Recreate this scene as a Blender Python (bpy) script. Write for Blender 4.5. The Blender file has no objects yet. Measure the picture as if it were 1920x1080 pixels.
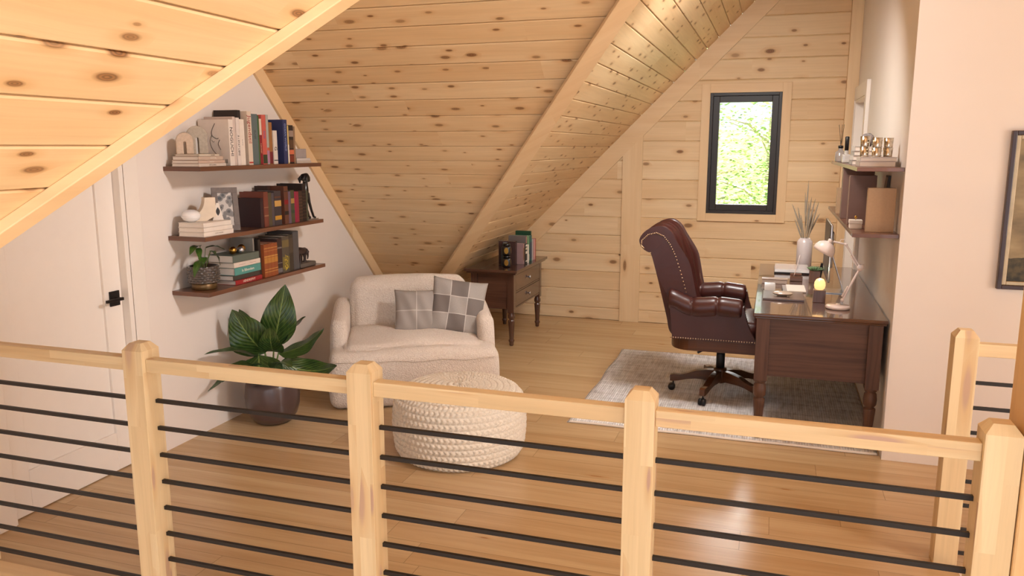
import bpy, math, random
from mathutils import Vector, Matrix
PI = math.pi
R = math.radians
sc = bpy.context.scene
col = sc.collection

# ------------------------------------------------------------------ camera
cd = bpy.data.cameras.new('camera'); cam = bpy.data.objects.new('camera', cd); col.objects.link(cam)
cam.location = (0, 0, 1.75)
cam.rotation_euler = (R(90 - 10.04), 0, R(18.07))
cd.sensor_width = 36; cd.lens = 1495.43 / 1920 * 36; cd.clip_start = .02; cd.clip_end = 200
sc.camera = cam
# ------------------------------------------------------------------ world, sun, room lights, exposure
sc.view_settings.view_transform = 'Standard'; sc.view_settings.look = 'None'
sc.view_settings.exposure = -0.02; sc.view_settings.gamma = 1; sc.view_settings.use_curve_mapping = False
W = bpy.data.worlds.new('world'); sc.world = W; W.use_nodes = True
bg = W.node_tree.nodes['Background']; bg.inputs[0].default_value = (.93, 1.0, 1.08, 1); bg.inputs[1].default_value = 1.15

def area(name, loc, target, sx, sy, power, color=(1, .93, .85), spread=180):
    l = bpy.data.lights.new(name, 'AREA'); l.shape = 'RECTANGLE'; l.size = sx; l.size_y = sy
    l.energy = power; l.color = color; l.spread = R(spread)
    o = bpy.data.objects.new(name, l); col.objects.link(o); o.location = loc
    o.rotation_euler = (Vector(target) - Vector(loc)).to_track_quat('-Z', 'Y').to_euler()
    return o
area('ceiling_lamp_light', (2.5, 2.3, 3.9), (-3.2, 3.2, 1.1), .5, .5, 39, (1, .98, .97), 88)
area('nook_fill_light', (-.38, 4.95, 2.82), (-.45, 6.7, .5), .6, .6, 42, (1, .98, .95), 130)  # added fill under the slope, brightens gable wall, desk and rug; no fixture
area('great_window_light', (.3, -3.6, 1.6), (-1.3, 4, 1.0), 4.5, 3.6, 62, (.88, 1, 1.12))
area('side_fill_light', (5.2, 1.2, 1.9), (-3, 3.0, 1.0), 2.2, 2.2, 75, (1, .985, .96), 120)  # added fill from the stair side for left wall, door and armchair
area('gable_sky_fill', (-2.1, 10.0, 3.6), (.2, 7.2, 1.15), 1.8, 1.8, 2300, (.97, 1, 1))  # added lamp outside, out of view; boosts window daylight on rug and right wall
area('floor_glint_light', (-.45, 11.6, 3.35), (-.3, 7.9, 1.7), 1.5, 1.0, 260, (.98, 1, 1))  # added lamp outside, out of view, so the floor mirrors a bright patch
area('side_room_light', (1.9, 7.2, 2.3), (1.9, 7.2, 0), 1.2, 1.0, 26, (1, .98, .95))
sl = bpy.data.lights.new('sun', 'SUN'); sl.energy = 36; sl.angle = R(1); sl.color = (1, .97, .9)
so = bpy.data.objects.new('sun', sl); col.objects.link(so)
so.rotation_euler = Vector((-.72, -.12, -.68)).to_track_quat('-Z', 'Y').to_euler()

# ------------------------------------------------------------------ node helpers
class NT:
    def __init__(s, name):
        s.m = bpy.data.materials.new(name); s.m.use_nodes = True
        s.t = s.m.node_tree; s.p = s.t.nodes['Principled BSDF']
    def n(s, typ, **kw):
        nd = s.t.nodes.new(typ)
        for k, v in kw.items():
            if k.startswith('i_'):
                key = k[2:]; key = int(key) if key.isdigit() else key.replace('_', ' ')
                if hasattr(v, 'default_value') or isinstance(v, bpy.types.NodeSocket): s.t.links.new(v, nd.inputs[key])
                else: nd.inputs[key].default_value = v
            else: setattr(nd, k, v)
        return nd
    def math(s, op, a, b=0.0, c=None):
        nd = s.t.nodes.new('ShaderNodeMath'); nd.operation = op
        for i, v in enumerate((a, b) if c is None else (a, b, c)):
            if isinstance(v, bpy.types.NodeSocket): s.t.links.new(v, nd.inputs[i])
            else: nd.inputs[i].default_value = v
        return nd.outputs[0]
    def xyz(s, x, y, z=0.0):
        nd = s.t.nodes.new('ShaderNodeCombineXYZ')
        for i, v in enumerate((x, y, z)):
            if isinstance(v, bpy.types.NodeSocket): s.t.links.new(v, nd.inputs[i])
            else: nd.inputs[i].default_value = v
        return nd.outputs[0]
    def sep(s, v):
        nd = s.t.nodes.new('ShaderNodeSeparateXYZ'); s.t.links.new(v, nd.inputs[0]); return nd.outputs
    def mix(s, f, a, b, mode='MIX'):
        nd = s.t.nodes.new('ShaderNodeMix'); nd.data_type = 'RGBA'; nd.blend_type = mode
        for k, v in ((0, f), (6, a), (7, b)):
            if isinstance(v, bpy.types.NodeSocket): s.t.links.new(v, nd.inputs[k])
            else: nd.inputs[k].default_value = v if k == 0 else (tuple(v) + (1,))[:4]
        return nd.outputs[2]
    def ramp(s, f, stops):
        nd = s.t.nodes.new('ShaderNodeValToRGB'); s.t.links.new(f, nd.inputs[0])
        e = nd.color_ramp.elements
        while len(e) < len(stops): e.new(.5)
        for i, (p, c) in enumerate(stops): e[i].position = p; e[i].color = (tuple(c) + (1,))[:4]
        return nd.outputs[0]
    def out(s, name, v):
        if isinstance(v, bpy.types.NodeSocket): s.t.links.new(v, s.p.inputs[name])
        else: s.p.inputs[name].default_value = (tuple(v) + (1,))[:4] if isinstance(v, (tuple, list)) else v
    def bump(s, h, strength=.3, dist=.01):
        nd = s.n('ShaderNodeBump'); nd.inputs['Strength'].default_value = strength; nd.inputs['Distance'].default_value = dist
        s.t.links.new(h, nd.inputs['Height']); s.t.links.new(nd.outputs[0], s.p.inputs['Normal'])

def srgb(r, g, b):
    f = lambda c: (c / 255) / 12.92 if c / 255 <= .04045 else ((c / 255 + .055) / 1.055) ** 2.4
    return (f(r), f(g), f(b))

_pc = {}
def plain(name, c, rough=.5, metal=0.0, var=.12, scale=18, bump=0.0, coat=0.0, emit=None, alpha=None, trans=0.0, sheen=0.0, spec=.5):
    if name in _pc: return _pc[name]
    t = NT(name); tc = t.n('ShaderNodeTexCoord').outputs['Object']
    no = t.n('ShaderNodeTexNoise', i_Vector=tc, i_Scale=float(scale), i_Detail=4.0).outputs['Fac']
    dk = tuple(v * (1 - var) for v in c); lt = tuple(min(1, v * (1 + var)) for v in c)
    t.out('Base Color', t.ramp(no, [(.3, dk), (.7, lt)]))
    t.out('Roughness', rough); t.out('Metallic', metal); t.out('Coat Weight', coat); t.out('Specular IOR Level', spec)
    if bump: t.bump(no, bump, .004)
    if emit: t.out('Emission Color', emit[0]); t.out('Emission Strength', emit[1])
    if trans: t.out('Transmission Weight', trans)
    if sheen: t.out('Sheen Weight', sheen)
    _pc[name] = t.m
    return t.m

def knotty(name, base, light, dark, w, L=2.4, kfreq=(2.4, 6.5), kr=.10, kprob=.5, kcol=None, rough=.5, grain=1.0, plankvar=.35, knots=True, rings=True, spec=.5, bumps=.12, coat=0.0, gcol=None, streak=.5, seam=0.0):
    """boards from the UV map in metres: u along the grain, v across"""
    t = NT(name); uv = t.n('ShaderNodeUVMap').outputs[0]; u, v, _ = t.sep(uv)
    vi = t.math('FLOOR', t.math('DIVIDE', v, w))
    r1 = t.n('ShaderNodeTexWhiteNoise', noise_dimensions='1D', i_W=vi).outputs['Value']
    us = t.math('ADD', u, t.math('MULTIPLY', r1, 37.3))
    ci = t.math('FLOOR', t.math('DIVIDE', us, L))
    r2 = t.n('ShaderNodeTexWhiteNoise', noise_dimensions='2D', i_Vector=t.xyz(vi, ci)).outputs
    rc = r2['Value']
    u2 = t.math('ADD', us, t.math('MULTIPLY', rc, 91.0)); v2 = t.math('ADD', v, t.math('MULTIPLY', vi, 3.17))
    warp = t.n('ShaderNodeTexNoise', i_Vector=t.xyz(t.math('MULTIPLY', u2, 1.3), t.math('MULTIPLY', v2, 5.0)), i_Scale=1.0, i_Detail=2.0).outputs['Fac']
    vw = t.math('ADD', v2, t.math('MULTIPLY', warp, .05))
    g1 = t.n('ShaderNodeTexNoise', i_Vector=t.xyz(t.math('MULTIPLY', u2, 1.8 * grain), t.math('MULTIPLY', vw, 60.0 * grain)), i_Scale=1.0, i_Detail=5.0, i_Roughness=.65).outputs['Fac']
    g2 = t.n('ShaderNodeTexNoise', i_Vector=t.xyz(t.math('MULTIPLY', u2, .9), t.math('MULTIPLY', vw, 13.0)), i_Scale=1.0, i_Detail=3.0).outputs['Fac']
    c = t.ramp(g2, [(.3, base), (.75, light)])
    if gcol is None: gcol = tuple(b * .72 for b in base)
    c = t.mix(t.math('MULTIPLY', t.ramp(g1, [(.45, (0, 0, 0)), (.8, (1, 1, 1))]), streak), c, gcol)
    tone = t.math('ADD', 1 - plankvar / 2, t.math('MULTIPLY', rc, plankvar))
    tc_ = t.mix(rc, tuple(x * (1 - plankvar * .5) for x in (1, .93, .86)), (1, 1, 1))
    c = t.mix(1.0, c, tc_, 'MULTIPLY')
    h = g1
    if knots:
        vo = t.n('ShaderNodeTexVoronoi', voronoi_dimensions='2D', i_Scale=1.0, i_Randomness=1.0,
                 i_Vector=t.xyz(t.math('MULTIPLY', u2, kfreq[0]), t.math('MULTIPLY', t.math('ADD', v2, t.math('MULTIPLY', warp, .02)), kfreq[1])))
        d = vo.outputs['Distance']; cr = t.sep(vo.outputs['Color'])
        on = t.math('GREATER_THAN', cr[0], 1 - kprob)
        rad = t.math('MULTIPLY', t.math('ADD', .35, cr[1]), kr)
        rel = t.math('DIVIDE', d, rad)
        k = t.math('MULTIPLY', on, t.math('SUBTRACT', 1.0, t.n('ShaderNodeMapRange', interpolation_type='SMOOTHSTEP', i_Value=rel, i_From_Min=.55, i_From_Max=1.25).outputs[0]))
        halo = t.math('MULTIPLY', on, t.math('SUBTRACT', 1.0, t.n('ShaderNodeMapRange', interpolation_type='SMOOTHSTEP', i_Value=rel, i_From_Min=.6, i_From_Max=3.0).outputs[0]))
        ring = t.math('ADD', .5, t.math('MULTIPLY', t.math('SINE', t.math('MULTIPLY', rel, 16.0)), .5))
        c = t.mix(t.math('MULTIPLY', halo, .45), c, tuple(a * b for a, b in zip(base, (.8, .6, .42))))
        kc = t.mix(ring if rings else .3, kcol or dark, tuple(min(1, x * 2.0) for x in (kcol or dark)))
        c = t.mix(t.math('MULTIPLY', k, t.math('ADD', .55, t.math('MULTIPLY', cr[2], .45))), c, kc)
    if seam:
        fv = t.math('FRACT', t.math('DIVIDE', v, w)); fu = t.math('FRACT', t.math('DIVIDE', us, L))
        e1 = t.math('MULTIPLY', t.math('MINIMUM', fv, t.math('SUBTRACT', 1.0, fv)), w)
        e2 = t.math('MULTIPLY', t.math('MINIMUM', fu, t.math('SUBTRACT', 1.0, fu)), L)
        e = t.math('LESS_THAN', t.math('MINIMUM', e1, e2), seam)
        c = t.mix(t.math('MULTIPLY', e, .55), c, tuple(b * .35 for b in base))
        h = t.math('SUBTRACT', g1, t.math('MULTIPLY', e, 3.0))
    t.out('Base Color', c); t.out('Roughness', rough); t.out('Specular IOR Level', spec); t.out('Coat Weight', coat)
    t.bump(h, bumps, .003)
    return t.m

PINE = dict(dark=srgb(120, 80, 45), kcol=srgb(112, 76, 44))
M = {}
M['ceil'] = knotty('pine_ceiling_boards', srgb(229, 196, 150), srgb(239, 212, 170), w=.1414, L=2.6, kfreq=(4.8, 13), kr=.14, kprob=.5, rough=.55, plankvar=.17, streak=.38, **PINE)
M['wallpine'] = knotty('pine_wall_boards', srgb(229, 198, 154), srgb(240, 214, 174), w=.187, L=2.2, kfreq=(3.4, 7.0), kr=.12, kprob=.45, rough=.6, plankvar=.15, streak=.34, **PINE)
M['trim'] = knotty('pine_trim', srgb(230, 197, 152), srgb(239, 211, 169), w=5.0, L=2.3, kfreq=(1.2, 4), kr=.06, kprob=.25, rough=.5, plankvar=.10, streak=.15, **PINE)
M['rail'] = knotty('acacia_rail', srgb(218, 194, 152), srgb(236, 214, 174), w=.046, L=.62, rings=False, kfreq=(2.6, 17.0), kr=.22, kprob=.4, dark=srgb(160, 130, 112), kcol=srgb(164, 134, 118), rough=.5, plankvar=.2, streak=.35)
M['column'] = knotty('timber_column', srgb(222, 184, 132), srgb(236, 204, 154), w=5.0, L=3, kfreq=(1.5, 4), kr=.07, kprob=.3, rough=.55, plankvar=.08, streak=.2, **PINE)
M['floor'] = knotty('oak_floor', srgb(190, 156, 114), srgb(208, 178, 136), w=.187, L=1.85, kfreq=(1.1, 5), kr=.045, kprob=.14, dark=srgb(130, 88, 52), rough=.24, plankvar=.2, streak=.45, seam=.0016, spec=.5, bumps=.06)
M['walnut'] = knotty('walnut', srgb(92, 58, 42), srgb(128, 84, 62), dark=srgb(50, 30, 22), w=9.0, L=90, rough=.3, plankvar=.12, knots=False, streak=.6, gcol=srgb(62, 36, 26), coat=.3)
M['desk'] = knotty('stained_desk_wood', srgb(78, 50, 36), srgb(104, 68, 50), dark=srgb(50, 30, 22), w=9.0, L=90, rough=.16, plankvar=.1, knots=False, streak=.6, gcol=srgb(58, 34, 24), coat=.7)
M['night'] = knotty('dark_nightstand_wood', srgb(72, 46, 36), srgb(96, 64, 50), dark=srgb(40, 26, 20), w=9.0, L=90, rough=.22, plankvar=.1, knots=False, streak=.55, gcol=srgb(46, 28, 22), coat=.5)
M['burl'] = knotty('chair_base_wood', srgb(66, 36, 18), srgb(96, 54, 26), dark=srgb(50, 30, 18), w=.6, L=1, rough=.28, plankvar=.1, knots=False, streak=.6, gcol=srgb(44, 24, 12), coat=.2, spec=.35)
M['white'] = plain('white_paint_wall', srgb(232, 221, 212), .55, var=.012, scale=3, spec=.35)
M['doorw'] = plain('white_door_paint', srgb(236, 226, 216), .38, var=.008)
M['black'] = plain('black_metal', srgb(30, 26, 26), .42, .3, var=.1)
M['rod'] = plain('black_rail_rod', srgb(34, 27, 25), .5, .2, var=.08)
M['frameblk'] = plain('black_window_frame', srgb(40, 29, 24), .45, 0, var=.05)
M['cream'] = plain('cream_paper', srgb(228, 216, 204), .7, var=.015, scale=60)
M['pages'] = plain('book_pages', srgb(216, 204, 190), .8, var=.02, scale=90)
M['silver'] = plain('brushed_silver', srgb(200, 200, 202), .25, .9, var=.04)
M['gold'] = plain('aged_gold', srgb(176, 132, 62), .28, 1.0, var=.15)
M['nail'] = plain('antique_brass_nail', srgb(168, 140, 112), .35, 1.0, var=.1)
M['leather'] = plain('oxblood_leather', srgb(66, 31, 26), .34, 0, var=.10, scale=6, bump=.05, coat=.12, spec=.4)
M['lampw'] = plain('pale_pink_enamel', srgb(232, 214, 206), .25, 0, var=.02, coat=.4)
M['white_gloss'] = plain('glossy_white', srgb(236, 232, 230), .15, 0, var=.02, coat=.4)
M['soil'] = plain('potting_soil', srgb(38, 28, 22), .9, var=.4, scale=60, bump=.5)
M['outground'] = plain('forest_floor', srgb(120, 136, 76), .9, var=.3, scale=.8)

def fabric(name, a, b, scale, bump, dist, rough=.9, sheen=.3, fine=300.):
    t = NT(name); tc = t.n('ShaderNodeTexCoord').outputs['Object']
    no = t.n('ShaderNodeTexNoise', i_Vector=tc, i_Scale=float(scale), i_Detail=6.0, i_Roughness=.7).outputs['Fac']
    vo = t.n('ShaderNodeTexVoronoi', i_Vector=tc, i_Scale=fine).outputs['Distance']
    t.out('Base Color', t.ramp(no, [(.35, a), (.65, b)])); t.out('Roughness', rough); t.out('Sheen Weight', sheen)
    t.bump(t.math('ADD', no, vo), bump, dist); return t.m
M['boucle'] = fabric('cream_boucle', srgb(222, 204, 188), srgb(240, 226, 212), 90, .75, .006, fine=130.)
M['knit'] = fabric('ivory_chunky_knit', srgb(214, 200, 180), srgb(238, 226, 208), 120, .4, .003)
def checks(name, dark, light, cells, edge):
    t = NT(name); uv = t.n('ShaderNodeUVMap').outputs[0]; u, v, _ = t.sep(uv)
    cu = t.math('FLOOR', t.math('MULTIPLY', u, float(cells))); cv = t.math('FLOOR', t.math('MULTIPLY', v, float(cells)))
    par = t.math('MODULO', t.math('ADD', cu, cv), 2.0)
    weave = t.n('ShaderNodeTexNoise', i_Vector=t.xyz(t.math('MULTIPLY', u, 240.), t.math('MULTIPLY', v, 40.)), i_Scale=1.0, i_Detail=3.0).outputs['Fac']
    weave2 = t.n('ShaderNodeTexNoise', i_Vector=t.xyz(t.math('MULTIPLY', u, 40.), t.math('MULTIPLY', v, 240.)), i_Scale=1.0, i_Detail=3.0).outputs['Fac']
    c = t.mix(par, light, dark)
    c = t.mix(t.math('MULTIPLY', t.math('ADD', weave, weave2), .35), c, tuple(x * .55 for x in dark))
    fu = t.math('FRACT', t.math('MULTIPLY', u, float(cells))); fv = t.math('FRACT', t.math('MULTIPLY', v, float(cells)))
    e = t.math('MINIMUM', t.math('MINIMUM', fu, t.math('SUBTRACT', 1., fu)), t.math('MINIMUM', fv, t.math('SUBTRACT', 1., fv)))
    ln = t.math('LESS_THAN', e, .022)
    c = t.mix(t.math('MULTIPLY', ln, .6), c, edge)
    t.out('Base Color', c); t.out('Roughness', .9); t.bump(t.math('SUBTRACT', t.math('ADD', weave, weave2), t.math('MULTIPLY', ln, 2.)), .35, .003); return t.m
M['pillow_check'] = checks('grey_patchwork_linen', srgb(132, 122, 116), srgb(190, 182, 174), 3, srgb(225, 218, 210))
M['pillow_plain'] = checks('light_grey_panel_linen', srgb(170, 160, 152), srgb(180, 170, 162), 2, srgb(214, 206, 198))

def rugmat():
    t = NT('distressed_taupe_rug'); tc = t.n('ShaderNodeTexCoord').outputs['Object']; x, y, z = t.sep(tc)
    a = t.n('ShaderNodeTexNoise', i_Vector=t.xyz(t.math('MULTIPLY', x, 2.0), t.math('MULTIPLY', y, 9.0)), i_Scale=1.6, i_Detail=8.0, i_Roughness=.72).outputs['Fac']
    b = t.n('ShaderNodeTexNoise', i_Vector=t.xyz(t.math('MULTIPLY', x, 26.0), t.math('MULTIPLY', y, 3.0)), i_Scale=1.6, i_Detail=6.0, i_Roughness=.7).outputs['Fac']
    rib = t.math('SINE', t.math('MULTIPLY', x, 420.0)); rib2 = t.math('SINE', t.math('MULTIPLY', y, 420.0))
    c = t.ramp(t.math('MULTIPLY', t.math('ADD', a, b), .5), [(.40, srgb(186, 180, 178)), (.50, srgb(222, 219, 218)), (.60, srgb(244, 242, 242))])
    c = t.mix(t.math('MULTIPLY', t.math('ADD', t.math('MULTIPLY', rib, .5), .5), .2), c, srgb(150, 136, 126))
    t.out('Base Color', c); t.out('Roughness', .95); t.bump(t.math('ADD', t.math('ADD', rib, rib2), a), .5, .003); return t.m
M['rug'] = rugmat()
def leafmat(name, a, b, vein, rough=.3):
    t = NT(name); uv = t.n('ShaderNodeUVMap').outputs[0]; u, v, _ = t.sep(uv)
    av = t.math('ABSOLUTE', v)
    ve = t.math('SINE', t.math('MULTIPLY', t.math('SUBTRACT', u, t.math('MULTIPLY', av, .45)), 62.))
    no = t.n('ShaderNodeTexNoise', i_Vector=uv, i_Scale=5.0, i_Detail=4.0).outputs['Fac']
    c = t.ramp(no, [(.35, a), (.7, b)])
    c = t.mix(t.math('MULTIPLY', t.math('GREATER_THAN', ve, .93), .35), c, vein)
    c = t.mix(t.math('MULTIPLY', t.math('LESS_THAN', av, .035), .8), c, vein)
    t.out('Base Color', c); t.out('Roughness', rough); t.bump(ve, .25, .004)
    t.out('Coat Weight', .15); return t.m
M['leaf'] = leafmat('rubber_leaf', srgb(34, 56, 24), srgb(66, 92, 40), srgb(128, 146, 78))
M['leaf2'] = leafmat('small_leaf', srgb(40, 70, 24), srgb(74, 110, 36), srgb(110, 140, 60))
M['glass'] = None
def glass(name, c=(1, 1, 1), rough=0.0, ior=1.45):
    t = NT(name); t.out('Base Color', c); t.out('Roughness', rough); t.out('Transmission Weight', 1.0); t.out('IOR', ior); return t.m
M['pane'] = glass('window_glass', ior=1.02)
M['glass'] = glass('clear_glass', (.96, .97, .97))

# ------------------------------------------------------------------ mesh builder
class MB:
    def __init__(s): s.v = []; s.f = []; s.uv = []; s.sm = []
    def face(s, pts, uvs=None, smooth=False):
        b = len(s.v); s.v += [tuple(p) for p in pts]; s.f.append(tuple(range(b, b + len(pts))))
        s.uv.append(uvs or [(p[0], p[1]) for p in pts]); s.sm.append(smooth)
    def hexa(s, P, g=0, off=None):
        """8 corners (z-low ring 0-3, z-high ring 4-7, both counter-clockwise)"""
        off = off or (random.random() * 9, random.random() * 9)
        b = len(s.v); s.v += [tuple(p) for p in P]
        for idx in ((0, 3, 2, 1), (4, 5, 6, 7), (0, 1, 5, 4), (1, 2, 6, 5), (2, 3, 7, 6), (3, 0, 4, 7)):
            q = [Vector(P[i]) for i in idx]; n = (q[1] - q[0]).cross(q[2] - q[1])
            na = max(range(3), key=lambda a: abs(n[a]))
            if na != g: ax = g; bx = 3 - g - na
            else: ax, bx = [a for a in range(3) if a != g]
            s.f.append(tuple(b + i for i in idx)); s.uv.append([(p[ax] * (1 if na != g else .2) + off[0], p[bx] + off[1]) for p in q]); s.sm.append(False)
    def box(s, x0, y0, z0, x1, y1, z1, g=0, off=None):
        x0, x1 = min(x0, x1), max(x0, x1); y0, y1 = min(y0, y1), max(y0, y1); z0, z1 = min(z0, z1), max(z0, z1)
        s.hexa([(x0, y0, z0), (x1, y0, z0), (x1, y1, z0), (x0, y1, z0), (x0, y0, z1), (x1, y0, z1), (x1, y1, z1), (x0, y1, z1)], g, off)
    def grid(s, fn, nu, nv, cu=False, cv=False, uvf=None, smooth=True, flip=False):
        b = len(s.v); mu = nu if cu else nu + 1; mv = nv if cv else nv + 1
        for i in range(mu):
            for j in range(mv): s.v.append(tuple(fn(i / nu, j / nv)))
        for i in range(nu):
            for j in range(nv):
                a = [(i, j), (i + 1, j), (i + 1, j + 1), (i, j + 1)]
                if flip: a.reverse()
                s.f.append(tuple(b + (p % mu) * mv + (q % mv) for p, q in a))
                s.uv.append([(uvf(p / nu, q / nv) if uvf else (p / nu, q / nv)) for p, q in a]); s.sm.append(smooth)
    def lathe(s, prof, seg=32, c=(0, 0, 0), smooth=True, axis=2, uvs=1.0):
        """profile of (radius, height) pairs"""
        cx, cy, cz = c; n = len(prof) - 1
        def fn(u, v):
            r, h = prof[min(n, int(round(v * n)))]; a = u * 2 * PI
            if axis == 2: return (cx + r * math.cos(a), cy + r * math.sin(a), cz + h)
            if axis == 0: return (cx + h, cy + r * math.cos(a), cz + r * math.sin(a))
            return (cx + r * math.sin(a), cy + h, cz + r * math.cos(a))
        s.grid(fn, seg, n, cu=True, smooth=smooth, uvf=lambda u, v: (prof[min(n, int(round(v * n)))][1] * uvs, u * .3))
    def tube(s, pts, r, seg=10, caps=True, smooth=True):
        P = [Vector(p) for p in pts]; n = len(P); rs = r if isinstance(r, (list, tuple)) else [r] * n
        rings = []; up = Vector((0, 0, 1)); L = 0; Ls = []
        d0 = (P[1] - P[0]).normalized()
        if abs(d0.dot(up)) > .95: up = Vector((1, 0, 0))
        a = d0.cross(up).normalized()
        for i in range(n):
            d = (P[min(i + 1, n - 1)] - P[max(i - 1, 0)]).normalized()
            a = (a - d * a.dot(d)).normalized(); bb = d.cross(a)
            if i: L += (P[i] - P[i - 1]).length
            Ls.append(L)
            rings.append([P[i] + (a * math.cos(k * 2 * PI / seg) + bb * math.sin(k * 2 * PI / seg)) * rs[i] for k in range(seg)])
        b = len(s.v)
        for rg in rings: s.v += [tuple(p) for p in rg]
        for i in range(n - 1):
            for k in range(seg):
                k2 = (k + 1) % seg
                s.f.append((b + i * seg + k, b + i * seg + k2, b + (i + 1) * seg + k2, b + (i + 1) * seg + k))
                s.uv.append([(Ls[i], k / seg * .1), (Ls[i], (k + 1) / seg * .1), (Ls[i + 1], (k + 1) / seg * .1), (Ls[i + 1], k / seg * .1)]); s.sm.append(smooth)
        if caps:
            s.face(list(reversed(rings[0]))); s.face(rings[-1])
    def prism(s, poly, a0, a1, axis=1, g=0):
        """polygon in the plane across axis, extruded from a0 to a1"""
        def P(p, h):
            return (h, p[0], p[1]) if axis == 0 else (p[0], h, p[1]) if axis == 1 else (p[0], p[1], h)
        A = [P(p, a0) for p in poly]; B = [P(p, a1) for p in poly]; n = len(poly)
        ar = sum(poly[i][0] * poly[(i + 1) % n][1] - poly[(i + 1) % n][0] * poly[i][1] for i in range(n))
        fl = (ar > 0) == (axis == 1)
        if a1 < a0: fl = not fl
        o1, o2 = [x for x in range(3) if x != g]
        uvg = lambda q: [(p[g], p[o1] + p[o2]) for p in q]
        for q in ((list(reversed(A)), B) if not fl else (A, list(reversed(B)))):
            na = axis; vv = [x for x in range(3) if x not in (g, na)]
            s.face(q, [(p[g], p[vv[0]]) for p in q] if na != g else [(p[o1], p[o2]) for p in q])
        for i in range(n):
            j = (i + 1) % n; q = [A[i], A[j], B[j], B[i]] if not fl else [A[j], A[i], B[i], B[j]]
            s.face(q, uvg(q))
    def rbox(s, c, size, r, n=8, puff=0.0, fn=None, uvax=None):
        """rounded, optionally puffed box; fn(vector) may bend it"""
        hx, hy, hz = [k / 2 for k in size]; r = min(r, hx, hy, hz)
        def mp(p):
            q = Vector((p[0] * hx, p[1] * hy, p[2] * hz)); inn = Vector([max(-(h - r), min(h - r, k)) for k, h in zip(q, (hx, hy, hz))])
            d = q - inn
            if d.length > 1e-9: q = inn + d.normalized() * r
            if puff:
                a = [1 - abs(k) ** 2.2 for k in p]
                ax = max(range(3), key=lambda i: abs(p[i])); o = [i for i in range(3) if i != ax]
                q[ax] += math.copysign(puff * a[o[0]] * a[o[1]], p[ax])
            q = q + Vector(c)
            return fn(q) if fn else q
        # spacing concentrated at the rounded edges
        def sp(h):
            k = max(2, n // 3); e = r / h if h else 0
            a = [-1 + e * (1 - math.cos(i / k * PI / 2)) for i in range(k)]
            m = [(-1 + e) + (2 - 2 * e) * i / n for i in range(n + 1)]
            return a + m + [-t for t in reversed(a)]
        S = [sp(hx), sp(hy), sp(hz)]
        for ax in range(3):
            o = [i for i in range(3) if i != ax]
            for sg in (-1, 1):
                A, B = S[o[0]], S[o[1]]; b = len(s.v)
                for u in A:
                    for w in B:
                        p = [0, 0, 0]; p[ax] = sg; p[o[0]] = u; p[o[1]] = w; s.v.append(tuple(mp(p)))
                for i in range(len(A) - 1):
                    for j in range(len(B) - 1):
                        q = [(i, j), (i + 1, j), (i + 1, j + 1), (i, j + 1)]
                        if (sg > 0) == (ax == 1): q.reverse()
                        s.f.append(tuple(b + x * len(B) + y for x, y in q)); s.uv.append([((A[x] + 1) / 2, (B[y] + 1) / 2) for x, y in q]); s.sm.append(True)
    def xf(s, mtx, start=0):
        for i in range(start, len(s.v)): s.v[i] = tuple(mtx @ Vector(s.v[i]))
        return s
    def build(s, name, mat, parent=None, loc=None, rz=None, bevel=0.0, weld=False, bseg=2):
        me = bpy.data.meshes.new(name); me.from_pydata(s.v, [], s.f)
        ul = me.uv_layers.new(name='UVMap'); d = []
        for u in s.uv:
            for q in u: d += [q[0], q[1]]
        ul.data.foreach_set('uv', d)
        me.polygons.foreach_set('use_smooth', s.sm)
        me.materials.append(mat); me.update()
        o = bpy.data.objects.new(name, me); col.objects.link(o)
        if weld:
            import bmesh
            bm = bmesh.new(); bm.from_mesh(me); bmesh.ops.remove_doubles(bm, verts=bm.verts, dist=1e-5); bm.to_mesh(me); bm.free()
        if loc: o.location = loc
        if rz is not None: o.rotation_euler = (0, 0, rz) if not isinstance(rz, tuple) else rz
        if parent: o.parent = parent
        if bevel:
            m = o.modifiers.new('bevel', 'BEVEL'); m.width = bevel; m.segments = bseg; m.limit_method = 'ANGLE'; m.angle_limit = R(40)
        return o

def tag(o, label=None, cat=None, group=None, kind=None):
    if label: o['label'] = label
    if cat: o['category'] = cat
    if group: o['group'] = group
    if kind: o['kind'] = kind
    return o
def thing(name, label, cat, loc=(0, 0, 0), rz=0, group=None):
    o = bpy.data.objects.new(name, None); col.objects.link(o); o.empty_display_size = .05
    o.location = loc; o.rotation_euler = (0, 0, rz) if not isinstance(rz, tuple) else rz
    return tag(o, label, cat, group)
def struct(o): o['kind'] = 'structure'; return o
def text(name, body, size, mat, parent, cx, cols, extrude=.0004, align='CENTER', squeeze=1.0):
    c = bpy.data.curves.new(name, 'FONT'); c.body = body; c.size = size; c.extrude = extrude; c.align_x = align; c.align_y = 'CENTER'; c.resolution_u = 2
    t = bpy.data.objects.new(name, c); me = bpy.data.meshes.new_from_object(t); me.name = name; me.materials.clear(); me.materials.append(mat)
    bpy.data.objects.remove(t); o = bpy.data.objects.new(name, me); col.objects.link(o)
    X, Y, Z = [Vector(v) for v in cols]
    m = Matrix((X * squeeze, Y, Z)).transposed().to_4x4(); m.translation = Vector(cx)
    if parent: o.parent = parent
    o.matrix_local = m
    return o
DOWN = ((0, 0, -1), (0, 1, 0), (1, 0, 0))      # spine of a standing book facing +X, read downwards
ALONG = ((0, 1, 0), (0, 0, 1), (1, 0, 0))      # spine of a lying book facing +X

# ------------------------------------------------------------------ the room
random.seed(3)
XW, YB, XR, YE = -3.285, 7.92, .662, 4.73
def P_(x): return 3.308 + x                        # main roof slope, 45 degrees
# far dormer slope z = 6.94 - y, near dormer slope z = y + .108; ridge at y 3.416, z 3.524
s2 = math.sqrt(2)

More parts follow.
